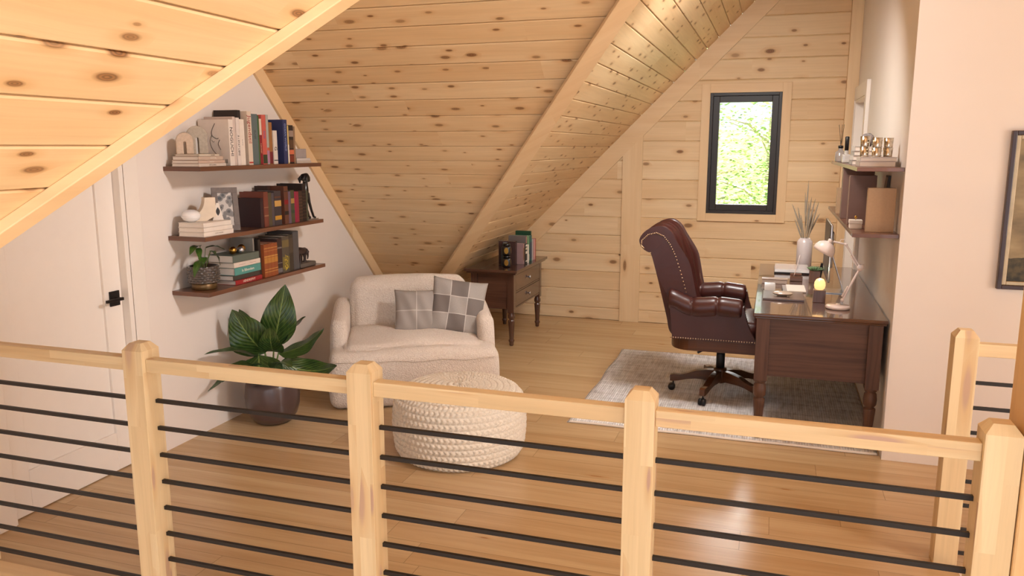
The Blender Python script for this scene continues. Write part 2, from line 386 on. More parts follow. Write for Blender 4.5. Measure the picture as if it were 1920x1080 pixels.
def slope(name, rows, ends, pt, nrm, uvof):
    """boards with V-grooves: rows = seam levels, ends(level)->(a,b), pt(level,along)->point"""
    mb = MB(); g = .005
    prof = []
    for i in range(len(rows) - 1):
        a, b = rows[i], rows[i + 1]
        if b - a < .02: prof += [(a, 0)]; continue
        prof += [(a + .0014, .016), (a + .0016, .004), (a + g, 0), (b - g, 0), (b - .0016, .004), (b - .0014, .016)]
    prof.append((rows[-1], 0))
    N = Vector(nrm)
    for i in range(len(prof) - 1):
        (l0, o0), (l1, o1) = prof[i], prof[i + 1]
        e0, e1 = ends(l0), ends(l1)
        if e0[1] - e0[0] < 1e-4 and e1[1] - e1[0] < 1e-4: continue
        q = [(l0, e0[0], o0), (l0, e0[1], o0), (l1, e1[1], o1), (l1, e1[0], o1)]
        mb.face([Vector(pt(l, a)) + N * o for l, a, o in q], [uvof(l, a) for l, a, o in q])
    return struct(mb.build(name, M['ceil']))
lv = [.05 + .1 * k for k in range(-1, 58)]
vy = lambda z: 3.632 - (z - 3.308)                  # far valley: y at level z on the main slope
ny = lambda z: (z - 3.308) + 3.2
ptP = lambda z, a: (z - 3.308, a, z); uvP = lambda z, a: (a, (z - .05) * s2 + .0707 * 0)
lo = [max(0.0, z) for z in lv if z < 3.52] + [3.524]
hi = [3.524] + [z for z in lv if 3.53 < z < 5.3] + [5.3]
slope('ceiling', lo, lambda z: (vy(z), YB + .02), ptP, (-1 / s2, 0, 1 / s2), uvP)
slope('ceiling', lo, lambda z: (-3.0, ny(z)), ptP, (-1 / s2, 0, 1 / s2), uvP)
slope('ceiling', hi, lambda z: (-3.0, YB + .02), ptP, (-1 / s2, 0, 1 / s2), uvP)
hi2 = [max(0, z) for z in lv if z < 5.3] + [5.3]
slope('ceiling', hi2, lambda z: (-3.0, YB + .02), lambda z, a: (3.984 - z + 3.308, a, z) if 0 else (7.292 - z, a, z), (1 / s2, 0, 1 / s2), uvP)
lq = [max(0.0, z) for z in lv if z < 3.52] + [3.524]
slope('ceiling', lq, lambda z: (XW, z - 3.308), lambda z, a: (a, 6.94 - z, z), (0, 1 / s2, 1 / s2), uvP)
slope('ceiling', lq, lambda z: (XW, z - 3.308), lambda z, a: (a, z - .108, z), (0, -1 / s2, 1 / s2), uvP)

# valley and rake trims
def valley_far():
    mb = MB(); A = Vector((0, 3.632, 3.308)); v = Vector((1, -1, 1)) / math.sqrt(3); d = Vector((1, -1, -2)) / math.sqrt(6); a = v.cross(d)
    if a.x < 0: a = -a
    P = lambda t, w, h: A + v * t + a * w + d * h
    t0, t1 = -5.62, .42
    mb.hexa([P(t0, -.074, .002), P(t1, -.074, .002), P(t1, .05, .002), P(t0, .05, .002), P(t0, -.074, .022), P(t1, -.074, .022), P(t1, .05, .022), P(t0, .05, .022)], 0)
    for i, u in enumerate(mb.uv): mb.uv[i] = [(p[0] * 1.73, p[1]) for p in u]
    return struct(mb.build('trim_1', M['trim'], bevel=.003))
valley_far()
def valley_near():
    mb = MB(); n = Vector((1, 0, -1)).normalized(); t = .03
    f = lambda x, k, h: Vector((x, x + k, P_(x))) + n * h
    a0, a1, b0, b1 = f(-3.24, 3.136, 0), f(.14, 3.136, 0), f(-3.24, 3.206, 0), f(.17, 3.206, 0)
    n = n * t
    mb.hexa([a0, b0, b1, a1, a0 + n, b0 + n, b1 + n, a1 + n][::1], 0)
    return struct(mb.build('trim_2', M['trim'], bevel=.003))
valley_near()
def rake_left():
    mb = MB()
    c0, c1 = 6.815, 6.94
    P = lambda c, z: (c - z, z)
    zt = 3.45
    mb.prism([P(c0, 0), P(c1, 0), P(c1, zt), P(c0, zt)], XW, XW + .02, axis=0, g=1)
    for i, u in enumerate(mb.uv): mb.uv[i] = [(p[0] * 1.41, p[1] * 0 + .3 + i * .3) for p in u]
    return struct(mb.build('trim_3', M['trim'], bevel=.002))
rake_left()
def rake_back():
    mb = MB(); w = .155
    pts = [(-3.25, P_(-3.25)), (1.95, P_(1.95)), (1.95, P_(1.95) - w * s2), (-3.25 + w * s2, .058)]
    mb.prism(pts, YB - .025, YB, axis=1, g=0)
    for i, u in enumerate(mb.uv): mb.uv[i] = [(p[0] * 1.41, p[1]) for p in u]
    return struct(mb.build('trim_4', M['trim'], bevel=.002))
rake_back()

# left wall (gable of the dormer) with the door opening
DY0, DY1, DZ = 2.595, 3.425, 2.05
def wall_left():
    mb = MB(); T = .16
    zz = lambda y: max(0, min(6.94 - y, y + .108))
    segs = [(-.1, DY0), (DY1, 3.416), (DY1, 6.94)]
    mb.prism([(-.1, 0), (DY0, 0), (DY0, zz(DY0)), (-.1, .01)], XW - T, XW, axis=0, g=1)
    mb.prism([(DY0, DZ), (DY1, DZ), (DY1, zz(DY1)), (3.416, 3.524), (DY0, zz(DY0))], XW - T, XW, axis=0, g=1)
    mb.prism([(DY1, 0), (6.93, 0), (DY1, zz(DY1))], XW - T, XW, axis=0, g=1)
    return struct(mb.build('wall_left', M['white']))
wall_left()
def door_left():
    root = thing('door_1', None, None, (XW - .085, DY0 + .01, .005)); root['kind'] = 'structure'
    w, h, t = DY1 - DY0 - .05, DZ - .04, .04
    s = .118; b = .21; mb = MB()
    mb.box(0, 0, 0, t * .6, w, h, 2)
    mb.box(t * .6, 0, 0, t, s, h, 2); mb.box(t * .6, w - s, 0, t, w, h, 2)
    mb.box(t * .6, s, 0, t, w - s, b, 1); mb.box(t * .6, s, h - s, t, w - s, h, 1)
    mb.build('door_panel', M['doorw'], root, bevel=.0025)
    hp = MB(); hp.box(t, w - .088, .905, t + .008, w - .022, .985, 2); pl = hp.build('door_handle', M['black'], root, bevel=.001)
    hh = MB(); hh.tube([(t + .005, w - .05, .945), (t + .05, w - .05, .945)], .008, 10); hh.box(t + .042, w - .155, .937, t + .054, w - .04, .953, 1)
    hh.build('lever', M['black'], pl, bevel=.002)
    j = MB()
    j.box(.045, w + .004, 0, .06, w + .03, h, 2); j.box(0, w + .002, 0, .085, w + .032, h + .03, 2); j.box(0, -.012, 0, .085, -.003, h + .03, 2)
    j.box(0, 0, h + .004, .085, w, h + .03, 1)
    j.build('door_jamb', M['doorw'], root, bevel=.002)
    c = MB(); x0 = .085; x1 = .092
    c.box(x0, w + .032, 0, x1, w + .13, h + .13, 2); c.box(x0, -.10, 0, x1, -.008, h + .13, 2); c.box(x0, -.008, h + .03, x1, w + .032, h + .13, 1)
    c.build('door_casing', M['doorw'], root, bevel=.002)
door_left()

# gable wall of pine boards with the window hole
WX0, WX1, WZ0, WZ1 = -.614, .030, 1.12, 2.248
def wall_back():
    mb = MB(); levels = [.123 + .187 * k for k in range(-1, 28)]; g = .004; T = .2
    rows = []
    for i in range(len(levels) - 1):
        a, b = max(0, levels[i]), levels[i + 1]
        rows += [(a, a + g, .007, 0), (a + g, b - g * 0, 0, 0)] if 0 else [(a, a + g, 'lo'), (a + g, b - .010, 'f'), (b - .010, b, 'hi')]
    def spans(z):
        x0 = max(z - 3.308, -3.3); x1 = 7.292 - z
        return [(x0, x1)] if not (WZ0 < z < WZ1) else [(x0, WX0), (WX1, x1)]
    cuts = sorted(set([r[0] for r in rows] + [r[1] for r in rows] + [WZ0, WZ1]))
    def off(z):
        for a, b, k in rows:
            if a <= z <= b:
                if k == 'lo': return .010 * (1 - (z - a) / g)
                if k == 'hi': return .010 * ((z - b + .010) / .010)
                return 0
        return 0
    for i in range(len(cuts) - 1):
        z0, z1 = cuts[i], cuts[i + 1]
        if z1 - z0 < 1e-5: continue
        zm = (z0 + z1) / 2
        if z0 > 5.25: break
        hole = WZ0 < zm < WZ1
        for k in range(2 if hole else 1):
            xa0 = max(z0 - 3.308, -3.3) if k == 0 else WX1; xa1 = max(z1 - 3.308, -3.3) if k == 0 else WX1
            xb0 = WX0 if hole and k == 0 else 7.292 - z0; xb1 = WX0 if hole and k == 0 else 7.292 - z1
            o0, o1 = off(z0 + 1e-6), off(z1 - 1e-6)
            q = [(xa0, YB + o0, z0), (xb0, YB + o0, z0), (xb1, YB + o1, z1), (xa1, YB + o1, z1)]
            mb.face(q, [(p[0], p[2] - .123 + .187 * 2) for p in q])
    # outer skin and hole reveals
    for q in ([(WX0, YB, WZ0), (WX1, YB, WZ0), (WX1, YB + T, WZ0), (WX0, YB + T, WZ0)], [(WX0, YB, WZ1), (WX0, YB + T, WZ1), (WX1, YB + T, WZ1), (WX1, YB, WZ1)],
              [(WX0, YB, WZ0), (WX0, YB + T, WZ0), (WX0, YB + T, WZ1), (WX0, YB, WZ1)], [(WX1, YB, WZ0), (WX1, YB, WZ1), (WX1, YB + T, WZ1), (WX1, YB + T, WZ0)]):
        mb.face(q)
    o = YB + T
    mb.face([(-3.3, o, 0), (-3.3, o, .01), (WX0, o, 2.69), (WX0, o, 0)]); mb.face([(WX0, o, 0), (WX0, o, WZ0), (WX1, o, WZ0), (WX1, o, 0)])
    mb.face([(WX0, o, WZ1), (WX0, o, 2.69), (WX1, o, 3.338), (WX1, o, WZ1)]); mb.face([(WX1, o, 0), (WX1, o, 3.338), (1.99, o, 5.3), (7.29, o, 0)])
    return struct(mb.build('wall_back', M['wallpine']))
wall_back()
def window():
    root = thing('window_1', None, None, (0, YB, 0)); root['kind'] = 'structure'
    c = MB(); e = .08; d = -.022
    x0, x1, z0, z1 = WX0 - e, WX1 + e, WZ0 - .075, WZ1 + .085
    c.box(x0, d, z0, WX0, 0, z1, 2); c.box(WX1, d, z0, x1, 0, z1, 2)
    c.box(WX0, d, WZ1, WX1, 0, z1, 0); c.box(WX0, d, z0, WX1, 0, WZ0, 0)
    c.build('window_casing', M['trim'], root, bevel=.002)
    f = MB(); a = .028
    def ring(mb, x0, z0, x1, z1, w, y0, y1):
        mb.box(x0, y0, z0, x0 + w, y1, z1, 2); mb.box(x1 - w, y0, z0, x1, y1, z1, 2)
        mb.box(x0 + w, y0, z0, x1 - w, y1, z0 + w, 0); mb.box(x0 + w, y0, z1 - w, x1 - w, y1, z1, 0)
    ring(f, WX0, WZ0, WX1, WZ1, a, -.012, .10)
    f.build('window_frame', M['frameblk'], root, bevel=.002)
    s = MB(); ring(s, WX0 + a, WZ0 + a, WX1 - a, WZ1 - a, .058, .012, .075)
    sh = s.build('window_sash', M['frameblk'], root, bevel=.003)
    g = MB(); g.box(WX0 + a + .055, .04, WZ0 + a + .055, WX1 - a - .055, .044, WZ1 - a - .055, 0)
    g.build('pane', M['pane'], sh)
window()
def back_posts():
    mb = MB(); x0, x1 = -1.43, -1.236
    mb.prism([(x0, 0), (x1, 0), (x1, P_(x1) - .2), (x0, P_(x0) - .2)], YB - .024, YB - .001, axis=1, g=2)
    struct(mb.build('trim_5', M['trim'], bevel=.002))
    mb = MB(); mb.prism([(.565, 0), (XR - .001, 0), (XR - .001, 3.76), (.565, 3.66)], YB - .095, YB - .001, axis=1, g=2)
    struct(mb.build('trim_6', M['trim'], bevel=.002))
back_posts()

# right wall beside the desk (runs front to back), its doorway and the white wall facing the stairs
OY0, OY1, OZ = 6.93, 7.80, 2.15
def wall_right():
    mb = MB(); T = .12
    mb.box(XR, YE + .12, 0, XR + T, OY0, 3.75, 1); mb.box(XR, OY1, 0, XR + T, YB, 3.75, 1); mb.box(XR, OY0, OZ, XR + T, OY1, 3.75, 1)
    mb.prism([(YE + .12, 3.75), (YB, 3.75), (YB, 3.96), (YE + .12, 3.96)], XR, XR + T, axis=0, g=1)
    struct(mb.build('wall_right', M['white']))
    mb = MB()
    mb.prism([(XR + .0, 0), (7.28, 0), (1.99, 5.29), (XR + .0, 3.96)], YE, YE + .12, axis=1, g=0)
    struct(mb.build('wall_front', M['white']))
    root = thing('door_2', None, None, (XR, OY0, 0)); root['kind'] = 'structure'
    c = MB(); h = OZ; w = OY1 - OY0
    c.box(-.028, -.115, 0, 0, 0, h + .11, 2); c.box(-.028, w, 0, 0, w + .10, h + .11, 2); c.box(-.028, 0, h, 0, w, h + .11, 1)
    c.build('door_casing', M['doorw'], root, bevel=.002)
    j = MB(); j.box(-.02, -.001, 0, T, .02, h, 2); j.box(-.02, w - .02, 0, T, w, h, 2); j.box(-.02, .02, h - .02, T, w - .02, h, 1)
    j.build('door_jamb', M['doorw'], root, bevel=.002)
    # the small room behind it
    mb = MB(); mb.box(3.0, YE + .13, 0, 3.1, YB, 2.5, 2); struct(mb.build('wall_far_right', M['white']))
    mb = MB(); mb.box(XR + T, YE + .13, 2.5, 3.1, YB, 2.56, 1); struct(mb.build('ceiling', M['white']))
wall_right()

# floor
def floor():
    mb = MB(); off = -2.475 + .187 * 60
    def rect(x0, y0, x1, y1):
        mb.box(x0, y0, -.2, x1, y1, 0, 0, off=(20, off))
    rect(-3.45, 2.33, .82, 3.53); rect(-3.45, 3.53, 3.1, YB + .1); rect(3.1, 3.53, 5.5, YE + .1)
    struct(mb.build('floor', M['floor']))
    mb = MB(); mb.box(-3.285, 2.20, -.32, .82, 2.3299, .004, 0); struct(mb.build('trim_7', M['trim'], bevel=.004))
    mb = MB(); mb.box(.8201, 2.20, -.32, .835, 3.5299, -.001, 1); mb.box(.835, 3.515, -.32, 5.5, 3.5299, -.001, 0); struct(mb.build('trim_8', M['white']))
    mb = MB(); mb.box(-3.45, -6, -2.9, 7.3, YB, -2.8, 0, off=(20, off)); struct(mb.build('floor', M['floor']))
    mb = MB(); mb.box(-3.45, -3, -2.8, -3.3, 2.2, 0, 1); mb.box(-3.45, -3, 0, -3.3, -.1, .02, 1); struct(mb.build('wall_left', M['white']))
floor()

# timber column beside the stair opening
mb = MB(); mb.box(.648, 2.245, -2.8, .86, 2.42, 4.0, 2)
struct(mb.build('trim_9', M['column'], bevel=.006))

# ------------------------------------------------------------------ railings
def post_mesh(x, y, w=.089, z0=.0, sh=1.012, ap=1.038):
    mb = MB(); h = w / 2; c = .02; off = (random.random() * 30, random.random() * 4)
    lo_ = [(x - h, y - h, z0), (x + h, y - h, z0), (x + h, y + h, z0), (x - h, y + h, z0)]
    mid = [(p[0], p[1], sh) for p in lo_]
    mb.hexa(lo_ + mid, 2, off)
    mb.f.pop(1); mb.uv.pop(1); mb.sm.pop(1)
    top = [(x - h + c, y - h + c, ap), (x + h - c, y - h + c, ap), (x + h - c, y + h - c, ap), (x - h + c, y + h - c, ap)]
    for i in range(4):
        j = (i + 1) % 4; q = [mid[i], mid[j], top[j], top[i]]
        k = 0 if i % 2 == 0 else 1
        mb.face(q, [(p[2] + off[0], p[k] + off[1]) for p in q])
    mb.face(top, [(p[0] + off[0], p[1] + off[1]) for p in top])
    return mb
def front_railing():
    y = 2.2945; root = thing('railing', 'long pale wood railing with black rods crossing the whole foreground', 'railing', (0, 0, .004))
    px = [-3.10, -2.193, -1.267, -.3405, .6005]
    px = [-3.12, -2.193, -1.267, -.3405, .6005]
    for x in px: post_mesh(x, y).build('post', M['rail'], root, bevel=.0015)
    for i in range(4):
        a, b = px[i] + .0446, px[i + 1] - .0446
        m = MB(); m.box(a, 2.266, .932, b, 2.312, .982, 0); m.build('top_rail', M['rail'], root, bevel=.003)
        for k in range(8):
            z = .813 - .1062 * k
            m = MB(); m.box(a, 2.300, z - .0072, b, 2.314, z + .0072, 0); m.build('rod', M['rod'], root, bevel=.001)
front_railing()
def side_railing():
    root = thing('railing', 'short pale wood railing at the white wall beyond the stair opening', 'railing', (0, 0, 0))
    y = 3.5785
    post_mesh(.773, y, sh=.992, ap=1.02).build('post', M['rail'], root, bevel=.0015)
    post_mesh(1.70, y, sh=.992, ap=1.02).build('post', M['rail'], root, bevel=.0015)
    m = MB(); m.box(.8176, 3.555, .915, 1.655, 3.60, .968, 0); m.build('top_rail', M['rail'], root, bevel=.003)
    for k in range(8):
        z = .800 - .107 * k
        m = MB(); m.box(.8176, 3.570, z - .007, 1.655, 3.584, z + .007, 0); m.build('rod', M['rod'], root, bevel=.001)
side_railing()

#@@FURN
# ------------------------------------------------------------------ armchair with pillows
def smooth_bump(v, a, b):
    t = max(0, min(1, (v - a) / (b - a))); return t * t * (3 - 2 * t)
SA = R(27)
def armchair():
    root = thing('armchair', 'wide cream boucle armchair with rounded back in the corner below the wall shelves', 'armchair', (-2.237, 4.752, 0), SA)
    # local: x across (width 1.14), y from the front edge (0) to the back (.92)
    W, D = 1.14, .92
    def belly(q):
        k = .02 * math.sin(PI * min(1, max(0, q.z / .40)))
        q.y -= k * (1 if q.y < .3 else 0); q.x += math.copysign(k * .6, q.x) * (abs(q.x) / .6) ** 3
        q.z += .012 * math.sin(q.x * 6 + 1) * (1 if q.z > .3 else 0) * smooth_bump(q.z, .3, .42)
        return q
    b = MB(); b.rbox((0, D / 2, .202), (W, D, .40), .062, 16, 0, belly)
    b.build('base', M['boucle'], root, weld=True)
    def seatf(q):
        if q.z > .38: q.z += .010 * math.sin(q.x * 9 + 1.2) * math.sin(q.y * 8) + .005 * math.sin(q.x * 19 + q.y * 13)
        return q
    c = MB(); c.rbox((0, .40, .375), (W - .20, .62, .10), .048, 16, .04, seatf)
    c.build('seat_cushion', M['boucle'], root, weld=True)
    p = MB(); p.tube([(-W / 2 + .03 + (W - .06) * i / 30, -.0215 + .012 * abs(2 * i / 30 - 1) ** 10, .335 + .006 * math.sin(i * .7)) for i in range(31)], .0032, 6)
    p.build('seam', M['boucle'], root)
    for sgn in (-1, 1):
        def armf(q, s=sgn):
            q.x += s * .012 * math.sin(PI * min(1, max(0, q.z / .6)))
            q.z += .05 * smooth_bump(q.y, .25, .85) * (1 if q.z > .45 else 0)
            return q
        a = MB(); a.rbox((sgn * (W / 2 - .062), .56, .36), (.115, .66, .42), .045, 12, .008, armf)
        a.build('arm', M['boucle'], root, weld=True)
    def backf(q):
        k = (q.z - .42) / .40
        q.y += .06 * k + .03 * abs(q.x / .45) ** 3 * 0; return q
    k = MB(); k.rbox((-.012, .76, .53), (.86, .20, .49), .075, 16, .02, backf)
    k.build('backrest', M['boucle'], root, weld=True)
armchair()
def pillow(label, mat, loc, rot, s, t):
    m = MB()
    def fn(sg):
        def g(u, v):
            a, b = 2 * u - 1, 2 * v - 1
            k = (max(0, 1 - abs(a) ** 2.6) * max(0, 1 - abs(b) ** 2.6)) ** .55
            pin = 1 - .07 * (1 - abs(a * b)) * (abs(a) ** 6 + abs(b) ** 6) / 1.0
            w = .006 * math.sin(a * 9 + b * 4) * k
            return (a * s / 2 * (1 - .06 * (1 - b * b)), sg * (t / 2 * k) + w, b * s / 2 * (1 - .06 * (1 - a * a)))
        return g
    m.grid(fn(-1), 28, 28); m.grid(fn(1), 28, 28, flip=True)
    o = m.build('throw_pillow', mat, None, loc, None, weld=True)
    o.rotation_euler = rot; return tag(o, label, 'pillow')
pillow('small light grey linen pillow with a cross seam leaning on the armchair back', M['pillow_plain'], (-2.405, 5.15, .58), (R(-20), R(1), SA - R(2)), .32, .12)
pillow('larger grey patchwork checked pillow at the right end of the armchair', M['pillow_check'], (-2.135, 5.272, .61), (R(-20), R(9), SA - R(4)), .40, .13)

# ------------------------------------------------------------------ knitted pouf
def pouf():
    m = MB(); Rr, H = .372, .395
    # profile by arc length: bottom edge, side, rounded shoulder, top
    pts = [(.30, .0)]
    for k in range(1, 9): a = k / 8 * PI / 2; pts.append((.30 + .072 * math.sin(a), .085 * (1 - math.cos(a))))
    for k in range(1, 7): pts.append((Rr + .008 * math.sin(k / 6 * PI), .085 + .215 * k / 6))
    for k in range(1, 11): a = k / 10 * PI / 2; pts.append((Rr - .10 * (1 - math.cos(a)), .30 + .085 * math.sin(a)))
    for k in range(1, 9): pts.append((.272 * (1 - k / 8) + .002, .385 + .012 * math.sin(k / 8 * PI / 2)))
    L = [0]
    for i in range(1, len(pts)): L.append(L[-1] + math.dist(pts[i], pts[i - 1]))
    T = L[-1]
    def at(s):
        for i in range(1, len(L)):
            if s <= L[i] + 1e-9:
                t = (s - L[i - 1]) / (L[i] - L[i - 1]); a, b = pts[i - 1], pts[i]
                nx, nz = (b[1] - a[1]), -(b[0] - a[0]); d = math.hypot(nx, nz) or 1
                return a[0] + (b[0] - a[0]) * t, a[1] + (b[1] - a[1]) * t, nx / d, nz / d
        return pts[-1][0], pts[-1][1], 0, 1
    rows = 21; rh = T / rows; N = 76
    def fn(u, v):
        s = v * T; r, z, nx, nz = at(s); row = int(min(rows - 1, s // rh)); f = (s - row * rh) / rh
        n = N if r > .2 else (48 if r > .1 else 24)
        th = u * 2 * PI; ph = u * n + (.5 if row % 2 else 0) + (.5 * abs(f - .5) * 2)
        w = abs(math.sin(PI * ph)) ** .6; e = math.sin(PI * f) ** .5 if 0 < f < 1 else 0
        d = .011 * w * e
        r2, z2 = r + nx * d, z + nz * d
        return (r2 * math.cos(th), r2 * math.sin(th), z2)
    m.grid(fn, 76 * 7, rows * 8, cu=True)
    o = m.build('pouf', M['knit'], None, (-1.667, 4.127, .0))
    tag(o, 'round ivory chunky knitted pouf on the floor before the armchair', 'pouf')
pouf()

# ------------------------------------------------------------------ rug
def rug():
    m = MB(); x0, y0, x1, y1 = -1.185, 4.785, .655, 6.77
    def top(u, v):
        x = x0 + (x1 - x0) * u; y = y0 + (y1 - y0) * v
        e = min(u, 1 - u, v, 1 - v)
        w = .006 * math.sin(y * 9.0)
        return (x + (w if u < .5 else 0) * (1 - u), y + .004 * math.sin(x * 11) * (1 - v), .011 if e > 0 else .001)
    m.grid(top, 60, 60)
    o = m.build('rug', M['rug'], None); tag(o, 'distressed taupe rug on the floor under the desk and leather chair', 'rug')
    mod = o.modifiers.new('s', 'SOLIDIFY'); mod.thickness = .001
    b = MB(); b.tube([(x0 + .02 + i * (x1 - x0 - .03) / 30, y0 + .004 * math.sin((x0 + i * .06) * 11), .008) for i in range(31)], .0075, 8)
    b.build('rug_binding', M['cream'], o)
rug()

# ------------------------------------------------------------------ big potted plant
def leaf_mesh(m, base, tip, width, droop=.25, fold=.25, side=None, wav=.03, n=14, tipw=1.0):
    """a pointed leaf from base to tip, arched by droop, folded along its midrib"""
    b, t = Vector(base), Vector(tip); d = t - b; L = d.length; dn = d.normalized()
    s = Vector(side).normalized() if side else dn.cross(Vector((0, 0, 1))).normalized()
    s = (s - dn * s.dot(dn)).normalized(); up = s.cross(dn).normalized()
    if up.z < 0 and side is None: up = -up
    sd = random.random() * 6
    def fn(u, v):
        k = 2 * v - 1
        c = b + d * u + up * (droop * L * math.sin(PI * u) * (1 - .25 * u))
        w = width / 2 * (math.sin(PI * min(1, u ** .72)) ** .75) * (1 - .15 * u) if 0 < u < 1 else .001
        return c + s * (k * w) + up * (abs(k) * fold * w + wav * width * math.sin(u * 14 + sd) * abs(k) * 1.2)
    m.grid(fn, n, 8, uvf=lambda u, v: (u, 2 * v - 1))
def big_plant():
    X, Y = -3.0, 4.22
    root = thing('potted_plant', 'leafy potted plant in a dark brown pot on the floor beside the white wall', 'potted plant', (X, Y, 0))
    p = MB(); p.lathe([(0, .001), (.085, .001), (.115, .012), (.150, .06), (.168, .12), (.172, .18), (.165, .25), (.158, .285), (.150, .285), (.150, .24), (0, .24)], 48)
    p.build('pot', plain('mauve_brown_glaze', srgb(84, 66, 64), .32, var=.06, coat=.3), root)
    s = MB(); s.lathe([(0, .262), (.149, .258)], 32); s.build('soil', M['soil'], root)
    # leaves: (start of blade, tip, width, droop, fold, side)
    vx = Vector((math.cos(R(18)), math.sin(R(18)), 0))          # across the view, to the right
    vy_ = Vector((-vx.y, vx.x, 0))
    def q(r, f, z): return vx * r + vy_ * f + Vector((0, 0, z))
    LV = [(q(.02, .02, .50), q(.12, -.01, .90), .235, .05, .15, vx + vy_ * .3),
          (Vector((-.02, -.03, .46)), Vector((-.14, -.17, .76)), .28, .12, .12, vx * .9 + Vector((0, 0, .5))),
          (q(-.05, -.08, .47), q(.0, -.30, .36), .30, .25, .1, vx),
          (q(.05, .0, .45), q(.335, .05, .605), .15, .14, .2, Vector((0, 0, .55)) + vy_ * .8),
          (q(.07, -.03, .40), q(.43, -.03, .375), .19, .28, .12, Vector((0, 0, .75)) + vy_ * .7),
          (Vector((-.04, -.06, .42)), Vector((-.20, -.375, .52)), .12, .12, .3, None),
          (Vector((-.02, -.08, .38)), Vector((-.08, -.38, .36)), .14, .2, .25, None),
          (q(.04, .06, .46), q(.20, .14, .66), .17, .1, .2, None),
          (Vector((-.04, .0, .46)), Vector((-.17, -.06, .74)), .16, .08, .2, vx),
          (q(.05, -.10, .38), q(.20, -.24, .43), .14, .2, .2, None),
          (Vector((-.04, -.08, .32)), Vector((-.17, -.40, .30)), .10, .2, .25, None),
          (q(.02, .0, .46), q(.05, -.14, .66), .17, .12, .2, vx)]
    for a, b, w, dr, fo, sd in LV:
        m = MB(); leaf_mesh(m, a, b, w, dr, fo, sd, n=18)
        if w != 0: m.build('leaf', M['leaf'], root)
        st = MB(); o = Vector((a.x * .3, a.y * .3, .255)); mid = (o + a) / 2 + Vector((0, 0, .03)); st.tube([o, mid, a, a + (b - a) * .1], [.006, .005, .004, .003], 8)
        st.build('stem', plain('plant_stem', srgb(110, 134, 70), .5), root)
big_plant()

# ------------------------------------------------------------------ wall shelves on the left
SX0, SX1, SY0, SY1 = XW, -3.03, 3.715, 4.97
ZT, ZM, ZB = 1.64, 1.246, .927
def wshelf(label, z):
    m = MB(); m.box(SX0, SY0, z - .025, SX1, SY1, z, 1)
    tag(m.build('wall_shelf', M['walnut'], bevel=.0015), label, 'shelf', 'three walnut shelves on the left wall')
wshelf('topmost walnut shelf on the left wall, holding the pale arches', ZT)
wshelf('middle walnut shelf on the left wall, holding the black dog statue', ZM)
wshelf('lowest walnut shelf on the left wall, holding the small potted plant', ZB)

def bmat(rgb, rough=.55): return plain('cover_%d_%d_%d' % tuple(rgb), srgb(*rgb), rough, var=.035, scale=25)
INK = bmat((36, 30, 28)); GOLDINK = plain('gold_foil', srgb(190, 150, 70), .4, .6, var=.1)
def book(label, x, y, z, t, h, d, rgb, group=None, title=None, tcol=None, tsize=.02, toff=.5, lean=0, bands=(), pages=True, face=1, facing='X', squeeze=1.0):
    """standing book, spine at x facing +X, thickness t along +Y, depth d to -X"""
    root = thing('book', label, 'book', (x, y, z + .0005), 0, group)
    if lean: root.rotation_euler = (R(lean), 0, 0)
    c = .0022; m = MB()
    m.box(-d, 0, 0, 0, c, h, 2); m.box(-d, t - c, 0, 0, t, h, 2); m.box(-c, c, 0, 0, t - c, h, 2)
    m.build('cover', bmat(rgb), root, bevel=.0008)
    p = MB(); p.box(-d + .004, c, .003, -c, t - c, h - .003, 2); p.build('pages', M['pages'], root)
    if title: text('title', title, tsize, tcol or INK, root, (.0006, t / 2, h * toff), DOWN, squeeze=squeeze)
    for b in bands:
        z0, z1, cc = b[:3]; bb = MB(); bb.box(0, .001, h * z0, .0009, t - .001, h * z1, 1); bb.build('spine_label', bmat(cc), root)
    return root
def flatbook(label, x, y, z, L, t, d, rgb, group=None, title=None, tcol=None, tsize=.012, toff=0, rz=0, pagecol=None, name='book', cat='book'):
    """lying book, spine on +X side running along Y (length L), thickness t"""
    root = thing(name, label, cat, (x, y, z + .0004), rz, group)
    c = .0022; m = MB()
    m.box(-d, 0, 0, 0, L, c, 1); m.box(-d, 0, t - c, 0, L, t, 1); m.box(-c, 0, c, 0, L, t - c, 1)
    m.build('cover', bmat(rgb), root, bevel=.0008)
    p = MB(); p.box(-d + .003, .003, c, -c, L - .003, t - c, 1); p.build('pages', pagecol or M['cream'], root)
    if title: text('title', title, tsize, tcol or INK, root, (.0006, L / 2 + toff, t / 2), ALONG)
    return root

